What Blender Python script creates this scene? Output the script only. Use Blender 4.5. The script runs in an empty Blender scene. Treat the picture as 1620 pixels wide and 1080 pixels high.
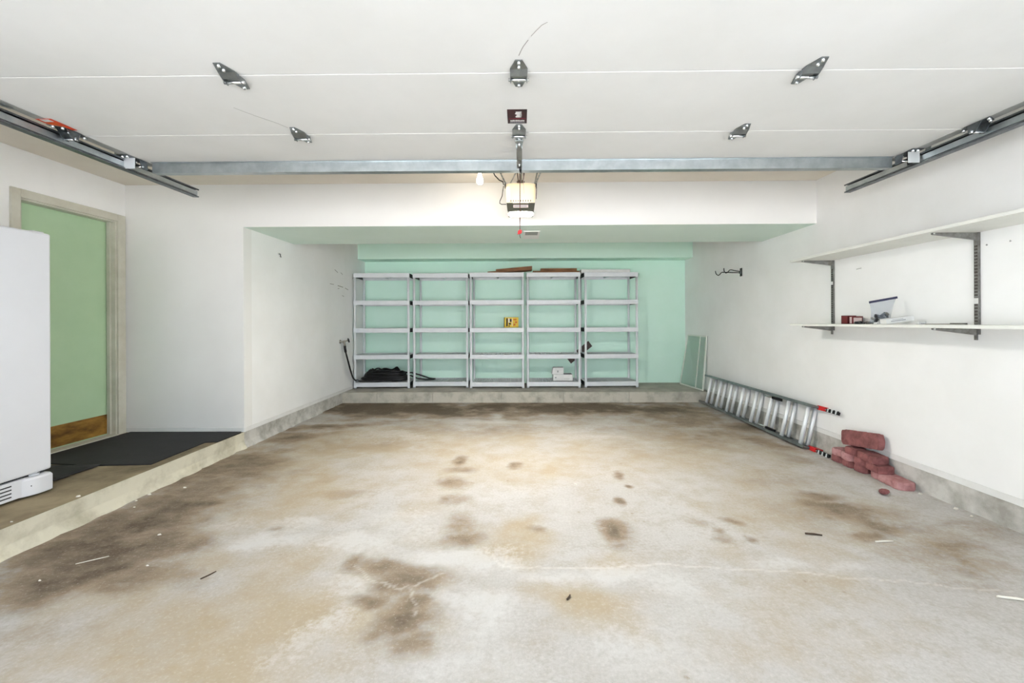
import bpy, bmesh, math, random
import numpy as np
from mathutils import Vector, Matrix, Euler

random.seed(7)
rng = np.random.default_rng(11)
scene = bpy.context.scene
COL = scene.collection
PI = math.pi

# ------------------------------------------------------------------ camera
CAM_H = 1.203
cam_d = bpy.data.cameras.new('camera')
cam_d.sensor_width = 36.0
cam_d.lens = 660.0 / 1620.0 * 36.0
cam_d.shift_x = (810 - 816.17) / 1620.0
cam_d.shift_y = (508.34 - 540) / 1620.0
cam_d.clip_start = 0.02
cam = bpy.data.objects.new('camera', cam_d)
COL.objects.link(cam)
yaw, roll = 0.0093, -0.004
r = Vector((math.cos(yaw), math.sin(yaw), 0)); f = Vector((-math.sin(yaw), math.cos(yaw), 0)); u = Vector((0, 0, 1))
r, u = r * math.cos(roll) + u * math.sin(roll), u * math.cos(roll) - r * math.sin(roll)
m = Matrix((r, u, -f)).transposed().to_4x4()
m.translation = Vector((0, 0, CAM_H))
cam.matrix_world = m
scene.camera = cam

# ------------------------------------------------------------------ daylight and exposure
SKY_STRENGTH = 1.6
SUN_STRENGTH = 24.0
BULB_W = 1.0
OPENER_GLOW = 250.0
scene.view_settings.view_transform = 'Standard'
scene.view_settings.look = 'None'
scene.view_settings.gamma = 1.0
scene.view_settings.use_curve_mapping = False
scene.view_settings.exposure = 1.4
world = bpy.data.worlds.new('overcast_sky')
scene.world = world
world.use_nodes = True
wn = world.node_tree.nodes
bg = wn.get('Background') or wn.new('ShaderNodeBackground')
bg.inputs['Color'].default_value = (0.80, 0.90, 1.0, 1)
bg.inputs['Strength'].default_value = SKY_STRENGTH
sun_d = bpy.data.lights.new('sun', 'SUN'); sun_d.energy = SUN_STRENGTH; sun_d.angle = 0.01; sun_d.color = (1.0, 0.97, 0.94)
sun = bpy.data.objects.new('sun', sun_d); COL.objects.link(sun)      # high behind the house: lights the driveway, not the garage
sun.rotation_euler = Vector((0.25, -0.75, -1.0)).to_track_quat('-Z', 'Y').to_euler()
sun.location = (-3, 9, 12)
scene.cycles.diffuse_bounces = 6
scene.cycles.use_adaptive_sampling = True
scene.cycles.adaptive_threshold = 0.1
scene.cycles.use_denoising = True
try:
    scene.cycles.denoiser = 'OPENIMAGEDENOISE'
except Exception:
    pass
scene.cycles.sample_clamp_indirect = 6.0
scene.cycles.caustics_reflective = False
scene.cycles.caustics_refractive = False
scene.cycles.max_bounces = 7

# ------------------------------------------------------------------ materials
def srgb(r, g, b):
    def c(v):
        v /= 255.0
        return v / 12.92 if v <= 0.04045 else ((v + 0.055) / 1.055) ** 2.4
    return (c(r), c(g), c(b), 1)

def mat(name, col, rough=0.6, metal=0.0, var=None, scale=6.0, detail=4.0, bump=0.0, bscale=60.0, spec=0.4, stretch=None, emit=None, estr=0.0, lo=0.35, hi=0.65):
    M = bpy.data.materials.new(name)
    M.use_nodes = True
    nt = M.node_tree
    b = nt.nodes['Principled BSDF']
    b.inputs['Base Color'].default_value = col
    b.inputs['Roughness'].default_value = rough
    b.inputs['Metallic'].default_value = metal
    b.inputs['Specular IOR Level'].default_value = spec
    if emit is not None:
        b.inputs['Emission Color'].default_value = emit
        b.inputs['Emission Strength'].default_value = estr
    tc = nt.nodes.new('ShaderNodeTexCoord')
    src = tc.outputs['Object']
    if stretch:
        mp = nt.nodes.new('ShaderNodeMapping')
        mp.inputs['Scale'].default_value = stretch
        nt.links.new(src, mp.inputs['Vector'])
        src = mp.outputs['Vector']
    if var is not None:
        n = nt.nodes.new('ShaderNodeTexNoise')
        n.inputs['Scale'].default_value = scale
        n.inputs['Detail'].default_value = detail
        n.inputs['Roughness'].default_value = 0.6
        nt.links.new(src, n.inputs['Vector'])
        rp = nt.nodes.new('ShaderNodeValToRGB')
        rp.color_ramp.elements[0].position = lo
        rp.color_ramp.elements[1].position = hi
        rp.color_ramp.elements[0].color = var
        rp.color_ramp.elements[1].color = col
        nt.links.new(n.outputs['Fac'], rp.inputs['Fac'])
        nt.links.new(rp.outputs['Color'], b.inputs['Base Color'])
    if bump:
        n2 = nt.nodes.new('ShaderNodeTexNoise')
        n2.inputs['Scale'].default_value = bscale
        n2.inputs['Detail'].default_value = 3
        nt.links.new(src, n2.inputs['Vector'])
        bp = nt.nodes.new('ShaderNodeBump')
        bp.inputs['Strength'].default_value = bump
        bp.inputs['Distance'].default_value = 0.01
        nt.links.new(n2.outputs['Fac'], bp.inputs['Height'])
        nt.links.new(bp.outputs['Normal'], b.inputs['Normal'])
    return M

M = {}
M['wall'] = mat('white_wall_paint', srgb(241, 241, 240), 0.75, var=srgb(236, 236, 234), scale=2.2, detail=4)
M['beam'] = mat('white_beam_paint', srgb(233, 232, 229), 0.75, var=srgb(229, 228, 225), scale=1.6, detail=3)
M['ceil'] = mat('ceiling_paint', srgb(226, 219, 208), 0.85, var=srgb(220, 212, 200), scale=2, detail=5)
M['green'] = mat('mint_green_paint', srgb(216, 245, 231), 0.6, var=srgb(212, 243, 227), scale=2.5, detail=5)
M['soffit'] = mat('pale_green_paint', srgb(224, 241, 231), 0.7, var=srgb(219, 237, 226), scale=1.6, detail=5)
M['doorgreen'] = mat('door_green_paint', srgb(180, 208, 172), 0.5, var=srgb(174, 203, 166), scale=2.5, detail=5)
M['trim'] = mat('white_trim_paint', srgb(229, 229, 227), 0.55, var=srgb(222, 222, 219), scale=8)
M['casing'] = mat('cream_casing_paint', srgb(205, 203, 190), 0.55, var=srgb(190, 187, 172), scale=5, detail=6)
M['curb'] = mat('curb_concrete', srgb(198, 196, 190), 0.9, var=srgb(158, 155, 147), scale=7, detail=6, bump=0.5, bscale=30, lo=0.32, hi=0.58)
M['curbL'] = mat('pale_painted_curb', srgb(206, 201, 182), 0.9, var=srgb(168, 162, 142), scale=5, detail=6, bump=0.5, bscale=30, lo=0.3, hi=0.55)
M['platform'] = mat('worn_platform_concrete', srgb(158, 143, 115), 0.85, var=srgb(112, 99, 77), scale=3.2, detail=6, bump=0.25, bscale=40)
M['steptop'] = mat('dark_step_concrete', srgb(186, 181, 171), 0.85, var=srgb(146, 141, 131), scale=3, detail=8, bump=0.2)
M['stepface'] = mat('pale_step_concrete', srgb(188, 184, 172), 0.9, var=srgb(146, 142, 130), scale=5, detail=6, bump=0.4, bscale=30, lo=0.3, hi=0.52)
M['drive'] = mat('driveway_concrete', srgb(201, 202, 204), 0.9, var=srgb(190, 191, 193), scale=2, detail=8)
M['galv'] = mat('galvanised_steel', (0.50, 0.545, 0.56, 1), 0.38, 1.0, var=(0.40, 0.44, 0.455, 1), scale=14, detail=5)
M['galvd'] = mat('dark_galvanised_steel', (0.20, 0.22, 0.23, 1), 0.42, 1.0, var=(0.12, 0.13, 0.14, 1), scale=20, detail=5)
M['hinge'] = mat('stamped_zinc_steel', (0.34, 0.37, 0.38, 1), 0.4, 1.0, var=(0.26, 0.285, 0.295, 1), scale=25)
M['bolt'] = mat('bright_zinc', (0.82, 0.84, 0.85, 1), 0.22, 1.0)
M['zinc'] = mat('zinc_plate', (0.78, 0.80, 0.81, 1), 0.45, 0.6)
M['panel'] = mat('white_door_skin', srgb(226, 226, 224), 0.55, var=srgb(220, 220, 217), scale=1.8, detail=5)
M['stile'] = mat('grey_end_stile', srgb(178, 180, 178), 0.45, 0.3, var=srgb(165, 167, 165), scale=10)
M['alu'] = mat('aluminium', (0.88, 0.90, 0.91, 1), 0.5, 0.35, var=(0.83, 0.85, 0.86, 1), scale=18, stretch=(1, 8, 1))
M['alud'] = mat('dull_aluminium', (0.42, 0.44, 0.45, 1), 0.42, 1.0, var=(0.30, 0.32, 0.33, 1), scale=16)
M['plastic'] = mat('grey_plastic', srgb(221, 224, 227), 0.45, var=srgb(213, 216, 220), scale=9)
M['grate'] = mat('grey_plastic_grating', srgb(210, 212, 215), 0.5)
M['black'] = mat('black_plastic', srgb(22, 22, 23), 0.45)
M['hose'] = mat('black_rubber', srgb(26, 25, 26), 0.38, var=srgb(16, 16, 17), scale=20)
M['mat'] = mat('black_rubber_mat', srgb(41, 40, 42), 0.75, var=srgb(33, 32, 34), scale=5, detail=8, bump=0.1)
M['appliance'] = mat('white_appliance_enamel', srgb(216, 217, 221), 0.35, var=srgb(213, 214, 218), scale=3)
M['gap'] = mat('dark_rubber_seal', srgb(38, 38, 40), 0.7)
M['paver'] = mat('red_concrete', srgb(148, 94, 92), 0.9, var=srgb(108, 64, 64), scale=14, detail=6, bump=0.7, bscale=55)
M['paverpale'] = mat('dusty_red_concrete', srgb(190, 145, 144), 0.9, var=srgb(152, 100, 100), scale=12, detail=6, bump=0.7, bscale=55)
M['shelf'] = mat('white_melamine', srgb(226, 227, 221), 0.5, var=srgb(219, 220, 213), scale=6)
M['steel'] = mat('grey_bracket_steel', (0.33, 0.33, 0.32, 1), 0.45, 0.9, var=(0.22, 0.21, 0.20, 1), scale=30)
M['rust'] = mat('rusted_steel', srgb(112, 90, 78), 0.7, 0.5, var=srgb(78, 62, 56), scale=60)
M['slot'] = mat('slot_shadow', srgb(50, 36, 34), 0.8)
M['wood'] = mat('brown_wood', srgb(150, 104, 68), 0.7, var=srgb(104, 66, 40), scale=9, detail=6, stretch=(0.6, 6, 6))
M['kick'] = mat('brass_kick_plate', srgb(176, 132, 62), 0.4, 0.35, var=srgb(98, 68, 30), scale=4, detail=8, stretch=(1, 1, 3))
M['card'] = mat('dark_brown_board', srgb(96, 82, 78), 0.7, var=srgb(76, 64, 60), scale=18)
M['white'] = mat('white_card', srgb(226, 226, 224), 0.6, var=srgb(215, 215, 213), scale=12)
M['boxtop'] = mat('grey_card', srgb(150, 150, 152), 0.7)
M['print'] = mat('grey_print', srgb(150, 152, 155), 0.7)
M['yellow'] = mat('yellow_carton', srgb(228, 196, 60), 0.5, var=srgb(216, 180, 44), scale=20)
M['ink'] = mat('dark_print', srgb(52, 40, 36), 0.6)
M['orangeink'] = mat('orange_print', srgb(205, 110, 38), 0.6)
M['red'] = mat('red_plastic', srgb(198, 36, 38), 0.4)
M['redlabel'] = mat('red_orange_label', srgb(222, 78, 40), 0.5, var=srgb(208, 66, 34), scale=30)
M['blacklabel'] = mat('black_label', srgb(28, 20, 22), 0.4, var=srgb(60, 18, 26), scale=10)
M['crimson'] = mat('dark_red_print', srgb(120, 34, 50), 0.5)
M['opener'] = mat('cream_opener_housing', srgb(226, 220, 200), 0.5)
M['lens'] = mat('warm_lit_lens', srgb(245, 235, 205), 0.4, emit=(1.0, 0.80, 0.46, 1), estr=0.22)
M['lensbot'] = mat('warm_lit_bottom_lens', srgb(245, 238, 220), 0.4, emit=(1.0, 0.96, 0.90, 1), estr=OPENER_GLOW)
M['band'] = mat('olive_dark_plastic', srgb(70, 68, 54), 0.5)
M['pinklabel'] = mat('faded_label', srgb(222, 202, 196), 0.6)
M['bulb'] = mat('lit_bulb_glass', (1, 1, 1, 1), 0.3, emit=(1.0, 0.93, 0.82, 1), estr=3.0)
M['socket'] = mat('white_porcelain', srgb(225, 225, 220), 0.3)
M['wire'] = mat('black_cable', srgb(40, 36, 34), 0.5)
M['cord'] = mat('dark_red_cord', srgb(92, 50, 48), 0.8)
M['brass'] = mat('weathered_brass', (0.55, 0.52, 0.45, 1), 0.4, 1.0, var=(0.3, 0.27, 0.22, 1), scale=60)
M['frameal'] = mat('pale_aluminium_frame', srgb(226, 228, 220), 0.45)
M['debris'] = mat('pale_chip', srgb(222, 218, 206), 0.8)
M['twig'] = mat('dark_twig', srgb(70, 56, 44), 0.8)
M['mark'] = mat('dark_scuff', srgb(92, 84, 70), 0.8)
M['faint'] = mat('faint_grey_crack', srgb(150, 146, 140), 0.8)
M['register'] = mat('white_register_enamel', srgb(232, 232, 228), 0.5)
M['louver'] = mat('grey_register_louver', srgb(150, 152, 146), 0.5)
M['zip'] = mat('navy_zip_strip', srgb(46, 48, 76), 0.4)
M['junkdark'] = mat('black_fittings', srgb(30, 30, 34), 0.4)
M['junkgrey'] = mat('grey_fittings', srgb(120, 118, 112), 0.4, 0.5)
M['maroon'] = mat('maroon_card', srgb(104, 34, 36), 0.6)

for k_ in ('lens', 'bulb'):          # dim surfaces: found by bounces, not sampled as lamps
    M[k_].cycles.emission_sampling = 'NONE'

def see_through(name, col, alpha, rough):
    Mt = mat(name, col, rough)
    Mt.node_tree.nodes['Principled BSDF'].inputs['Alpha'].default_value = alpha
    return Mt
M['bag'] = see_through('clear_polythene', srgb(160, 170, 182), 0.30, 0.16)
M['pane'] = see_through('green_grey_screen', srgb(150, 186, 168), 0.5, 0.3)

# ------------------------------------------------------------------ mesh helpers
class MB:
    def __init__(s): s.v = []; s.f = []; s.mi = []; s.smooth = []
    def add(s, vs, fs, mi=0, smooth=False):
        o = len(s.v); s.v += [Vector(p) for p in vs]
        for q in fs:
            s.f.append([i + o for i in q]); s.mi.append(mi); s.smooth.append(smooth)
        return s
    def box(s, lo, hi, mi=0, mt=None):
        (a, b, c), (d, e, g) = lo, hi
        vs = [(a,b,c),(d,b,c),(d,e,c),(a,e,c),(a,b,g),(d,b,g),(d,e,g),(a,e,g)]
        if mt is not None: vs = [mt @ Vector(p) for p in vs]
        return s.add(vs, [(0,3,2,1),(4,5,6,7),(0,1,5,4),(1,2,6,5),(2,3,7,6),(3,0,4,7)], mi)
    def cbox(s, lo, hi, ch, mi=0, mt=None):
        """box with chamfered edges"""
        bm = bmesh.new()
        bmesh.ops.create_cube(bm, size=1.0)
        L = Vector(lo); Hh = Vector(hi)
        for v in bm.verts:
            v.co = Vector([(L[i] + Hh[i]) / 2 + v.co[i] * (Hh[i] - L[i]) for i in range(3)])
        bmesh.ops.bevel(bm, geom=bm.edges[:], offset=ch, segments=2, profile=0.5, affect='EDGES')
        bm.verts.index_update()
        vs = [v.co.copy() for v in bm.verts]
        if mt is not None: vs = [mt @ p for p in vs]
        s.add(vs, [[v.index for v in q.verts] for q in bm.faces], mi)
        bm.free(); return s
    def tube(s, pts, rad, n=8, mi=0, cap=True, smooth=True):
        pts = [Vector(p) for p in pts]
        rads = rad if isinstance(rad, (list, tuple)) else [rad] * len(pts)
        vs = []; fs = []; up = None
        for i, p in enumerate(pts):
            t = (pts[min(i + 1, len(pts) - 1)] - pts[max(i - 1, 0)])
            if t.length < 1e-9: t = Vector((0, 0, 1))
            t.normalize()
            if up is None:
                up = Vector((0, 0, 1)) if abs(t.z) < 0.9 else Vector((1, 0, 0))
            a = t.cross(up)
            if a.length < 1e-6: a = t.cross(Vector((1, 0.3, 0.2)))
            a.normalize(); b = a.cross(t).normalized(); up = b
            for k in range(n):
                an = 2 * PI * k / n
                vs.append(p + (a * math.cos(an) + b * math.sin(an)) * rads[i])
        for i in range(len(pts) - 1):
            for k in range(n):
                k2 = (k + 1) % n
                fs.append((i*n + k, i*n + k2, (i+1)*n + k2, (i+1)*n + k))
        s.add(vs, fs, mi, smooth)
        if cap:
            o = len(s.v) - len(vs)
            s.f.append([o + k for k in range(n)][::-1]); s.mi.append(mi); s.smooth.append(False)
            s.f.append([o + (len(pts)-1)*n + k for k in range(n)]); s.mi.append(mi); s.smooth.append(False)
        return s
    def cyl(s, a, b, rad, n=12, mi=0): return s.tube([a, b], rad, n, mi)
    def bar(s, a, b, w, h, mi=0, up=(0, 0, 1)):
        """rectangular bar from a to b, w across and h along up"""
        a = Vector(a); b = Vector(b); t = (b - a).normalized(); U = Vector(up)
        x = t.cross(U).normalized(); U = x.cross(t).normalized()
        vs = []
        for p in (a, b):
            for sx, sz in ((-1,-1),(1,-1),(1,1),(-1,1)):
                vs.append(p + x * sx * w / 2 + U * sz * h / 2)
        return s.add(vs, [(0,1,2,3)[::-1],(4,5,6,7),(0,1,5,4),(1,2,6,5),(2,3,7,6),(3,0,4,7)], mi)
    def prism(s, poly, vec, mi=0):
        poly = [Vector(p) for p in poly]; vec = Vector(vec); n = len(poly)
        vs = poly + [p + vec for p in poly]
        fs = [list(range(n))[::-1], [n + i for i in range(n)]]
        fs += [(i, (i+1) % n, n + (i+1) % n, n + i) for i in range(n)]
        return s.add(vs, fs, mi)
    def lathe(s, prof, origin=(0,0,0), axis=(0,0,1), n=16, mi=0):
        ax = Vector(axis).normalized(); a = ax.orthogonal().normalized(); b = ax.cross(a); O = Vector(origin)
        vs = []; fs = []
        for (rr, h) in prof:
            for k in range(n):
                an = 2 * PI * k / n
                vs.append(O + ax * h + (a * math.cos(an) + b * math.sin(an)) * rr)
        for i in range(len(prof) - 1):
            for k in range(n):
                k2 = (k + 1) % n
                fs.append((i*n + k, i*n + k2, (i+1)*n + k2, (i+1)*n + k))
        return s.add(vs, fs, mi, True)
    def build(s, name, mats, parent=None, local=False):
        if not isinstance(mats, (list, tuple)): mats = [mats]
        off = Vector((0, 0, 0)) if (parent is None or local) else ORG.get(parent.name, Vector((0, 0, 0)))
        me = bpy.data.meshes.new(name)
        me.from_pydata([tuple(p - off) for p in s.v], [], s.f)
        for mm in mats: me.materials.append(M[mm] if isinstance(mm, str) else mm)
        me.polygons.foreach_set('material_index', s.mi)
        me.polygons.foreach_set('use_smooth', s.smooth)
        bm = bmesh.new(); bm.from_mesh(me)
        bmesh.ops.recalc_face_normals(bm, faces=bm.faces[:])
        bm.to_mesh(me); bm.free()
        o = bpy.data.objects.new(name, me)
        COL.objects.link(o)
        if parent is not None:
            o.parent = parent
            ORG[o.name] = off
        return o
ORG = {}
def thing(name, label, cat, loc=(0, 0, 0), group=None, rz=0.0):
    o = bpy.data.objects.new(name, None)
    o.empty_display_size = 0.1
    COL.objects.link(o); o.location = loc; o.rotation_euler = (0, 0, rz)
    ORG[o.name] = Vector(loc)
    return tag(o, label, cat, group)
def tag(o, label, cat, group=None):
    o['label'] = label; o['category'] = cat
    if group: o['group'] = group
    return o
def struct(o, label, cat):
    o['kind'] = 'structure'; o['label'] = label; o['category'] = cat
    return o
def copy_tree(o, parent=None):
    c = o.copy(); COL.objects.link(c); c.parent = parent
    for ch in o.children: copy_tree(ch, c)
    return c

# ------------------------------------------------------------------ room dimensions (metres)
XL, XR, XW = -2.648, 2.814, -3.79       # niche wall, right wall, house wall
YB, YSR, YBS, YBK, YST = 3.978, 4.872, 6.806, 7.126, 6.176
ZB, ZBS, ZCUR, ZTR, ZCEIL = 2.1185, 2.2316, 0.153, 0.194, 2.527
Y0 = 0.20                               # plane of the door opening
TH = 0.14

# ================================================================== THE SETTING
def smooth01(t): t = np.clip(t, 0, 1); return t * t * (3 - 2 * t)

# floor: fine grid that carries where the dirt with shade painted under the ladder, the tan stains, the pale bloom and the cracks lie
DARK = [(-0.17,4.76,2.166,0.404,0.28),(-1.66,4.15,1.006,0.485,0.26),(1.69,4.36,1.057,0.633,0.28),(-1.75,3.16,0.574,0.332,0.22),(2.16,2.72,0.825,0.378,0.18),(-1.97,5.83,0.971,0.519,0.9),(0.33,5.81,1.759,0.427,0.8),(1.71,5.22,0.712,0.483,0.6),(-0.46,4.85,1.765,0.298,0.3),(-2.3,4.05,0.368,0.25,0.6),(-2.37,3.29,0.349,0.22,0.7),(-2.34,2.72,0.371,0.228,0.8),(-2.25,2.25,0.41,0.235,0.9),(-2.25,1.92,0.349,0.209,0.9),(-1.82,1.97,0.329,0.099,0.5),(-1.96,3.04,0.276,0.14,0.4),(-1.83,1.61,0.268,0.08,0.35),(2.02,4.36,0.396,0.434,0.4),(1.98,3.15,0.334,0.175,0.3),(2.02,2.55,0.348,0.147,0.5),(2.1,2.2,0.3,0.134,0.5),(2.06,1.89,0.2,0.081,0.35),(2.12,2.03,0.216,0.103,0.5),(-1.06,5.69,1.38,0.411,1.0),(1.19,5.75,1.395,0.377,0.95),(-2.17,5.43,0.329,0.3,0.8),(-1.39,4.98,0.528,0.188,0.55),(1.93,5.4,0.491,0.442,0.7),(-0.02,5.17,1.566,0.236,0.45),(-2.33,4.75,0.288,0.143,1.1),(-2.36,4.38,0.299,0.195,0.7),(-1.8,4.86,0.295,0.12,0.7),(1.37,4.84,0.66,0.177,0.3),(-2.37,3.51,0.372,0.251,0.75),(-2.38,2.98,0.361,0.226,0.85),(-2.31,2.5,0.342,0.225,0.95),(-2.29,2.13,0.355,0.222,0.95),(-2.2,1.83,0.25,0.172,0.8),(-1.91,1.88,0.256,0.099,0.6),(-1.84,2.22,0.202,0.101,0.65),(-2.05,2.72,0.107,0.075,0.9),(-1.8,2.05,0.186,0.074,0.4),(-1.98,1.61,0.146,0.099,0.3),(2.46,4.83,0.293,0.413,0.7),(2.41,4.13,0.313,0.301,0.55),(2.41,3.66,0.332,0.236,0.4),(2.19,5.05,0.306,0.321,0.5),(2.35,4.36,0.528,0.482,0.3),(2.02,2.65,0.281,0.123,0.75),(2.14,2.43,0.221,0.133,0.7),(2.22,2.25,0.239,0.127,0.7),(2.2,2.06,0.187,0.084,0.6),(1.98,2.14,0.13,0.069,0.55),(2.02,2.87,0.148,0.083,0.7),(1.96,2.36,0.107,0.042,0.9),(2.51,2.47,0.225,0.091,0.35),(2.67,2.33,0.282,0.163,0.3),(-0.62,2.0,0.212,0.071,0.65),(-0.51,1.88,0.142,0.108,0.8),(-0.44,1.66,0.096,0.12,0.9),(-0.37,1.53,0.07,0.047,0.8),(-0.63,1.76,0.107,0.047,0.7),(-0.4,1.95,0.118,0.087,0.55),(-0.81,2.02,0.055,0.073,0.7),(-0.54,3.6,0.055,0.098,1.2),(-0.52,3.36,0.112,0.071,0.5),(-0.52,3.09,0.113,0.097,0.55),(-0.46,2.82,0.103,0.091,0.55),(-0.39,2.51,0.114,0.127,0.55),(-0.35,2.32,0.141,0.082,0.5),(-0.04,3.5,0.058,0.077,0.7),(0.6,2.42,0.081,0.119,0.8),(0.57,2.26,0.062,0.077,0.4),(0.79,3.26,0.044,0.067,0.8),(0.81,3.04,0.032,0.035,0.9),(0.69,2.79,0.042,0.058,0.7),(1.29,2.52,0.057,0.056,0.85),(1.29,2.3,0.045,0.04,0.8),(1.11,2.29,0.076,0.066,0.55),(1.13,2.38,0.043,0.043,0.7),(1.38,2.34,0.035,0.028,0.4),(1.07,2.47,0.09,0.061,0.4),(-2.08,2.74,0.066,0.038,0.9),(0.81,3.03,0.023,0.035,0.9),(0.09,2.41,0.058,0.044,0.6),(-1.17,2.92,0.221,0.076,0.4),(-1.4,2.39,0.051,0.029,0.5),(-1.75,3.36,0.204,0.086,0.35)]
TAN = [(-1.4,1.75,0.691,0.238,0.6),(-0.99,1.61,0.537,0.201,0.6),(-1.53,1.49,0.451,0.113,0.5),(-0.91,1.84,0.334,0.172,0.5),(-1.66,4.15,1.383,0.67,0.6),(-0.02,3.75,1.478,0.735,0.45),(1.35,3.93,1.311,0.721,0.5),(-2.11,3.43,0.832,0.518,0.5),(1.71,2.72,0.66,0.478,0.35),(-0.82,4.38,1.989,0.439,0.5),(-1.63,3.04,0.506,0.541,0.85),(-1.57,2.55,0.347,0.248,0.7),(-1.5,3.76,0.512,0.397,0.6),(-1.26,2.72,0.289,0.208,0.6),(-1.08,4.38,0.53,0.341,0.4),(0.3,3.5,0.159,0.343,0.7),(0.29,4.14,0.376,0.392,0.5),(1.11,4.14,0.501,0.391,0.35),(-0.01,2.36,0.15,0.183,1.0),(-0.08,2.19,0.166,0.134,0.8),(-0.12,2.32,0.106,0.095,0.5),(1.79,3.15,0.43,0.327,0.5),(1.53,2.33,0.247,0.247,0.5),(1.67,2.2,0.2,0.182,0.4),(1.22,2.72,0.165,0.187,0.35),(1.15,2.14,0.259,0.173,0.35),(-1.1,1.93,0.35,0.239,0.6),(-1.24,1.64,0.399,0.209,0.45),(-0.6,1.49,0.203,0.113,0.3),(-1.42,1.49,0.36,0.141,0.35),(-0.87,1.61,0.244,0.132,0.45),(0.21,1.84,0.195,0.128,0.6),(0.33,1.74,0.211,0.115,0.5),(0.05,1.88,0.086,0.081,0.5),(1.13,1.76,0.32,0.197,0.35),(0.9,1.59,0.288,0.127,0.3),(0.47,2.11,0.16,0.079,0.5),(-1.51,2.13,0.194,0.093,0.5),(-0.57,3.04,0.184,0.736,0.3),(-0.75,3.43,0.208,0.298,0.4),(1.73,4.13,0.564,0.523,0.45),(1.41,1.69,0.256,0.144,0.25),(1.36,1.93,0.234,0.094,0.4)]
PALE = [(-0.26,2.72,0.124,0.482,0.3),(-0.4,2.13,0.194,0.104,0.8),(-0.2,2.08,0.221,0.131,0.8),(0.08,2.0,0.182,0.071,0.7),(-1.35,2.25,0.239,0.09,0.8),(-1.29,2.47,0.187,0.123,0.7),(-0.22,1.76,0.16,0.157,0.8),(-1.41,5.08,0.462,0.196,0.3),(-0.26,5.24,0.111,0.277,1.0),(-0.47,4.95,0.45,0.092,0.8),(-1.42,4.38,0.597,0.219,0.6),(0.9,4.37,0.529,0.144,0.5),(0.48,2.03,0.246,0.093,0.5),(0.67,1.89,0.171,0.134,0.5),(1.27,2.08,0.158,0.076,0.6),(1.61,2.03,0.185,0.083,0.5),(0.43,1.62,0.392,0.2,0.45),(-0.88,2.19,0.199,0.122,0.7),(-0.79,1.84,0.139,0.128,0.6),(-0.75,1.61,0.122,0.132,0.5),(-0.17,1.49,0.226,0.113,0.5),(0.53,1.5,0.227,0.113,0.5),(-0.69,2.47,0.224,0.232,0.4),(0.3,2.63,0.239,0.264,0.4),(1.08,3.03,0.276,0.351,0.3),(-1.78,2.47,0.224,0.108,0.5),(-0.95,5.08,0.461,0.098,0.7),(-0.85,2.31,0.175,0.068,0.4)]
CRACKS = [[(-0.68,1.93),(-0.62,1.92),(-0.57,1.88),(-0.5,1.89),(-0.43,1.95),(-0.37,1.99)],[(-0.5,1.88),(-0.45,1.78),(-0.44,1.7)],[(-0.18,2.19),(-0.11,2.08),(-0.04,2.03),(0.11,2.04),(0.39,2.04)],[(1.35,2.0),(1.43,1.99),(1.55,1.96),(1.69,1.95),(1.86,1.92),(1.97,1.89),(2.17,1.86)],[(-0.08,2.15),(-0.08,2.03)],[(0.39,2.04),(0.74,2.07),(1.0,2.03),(1.35,2.0)],[(-0.82,2.05),(-0.68,1.93)]]
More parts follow.
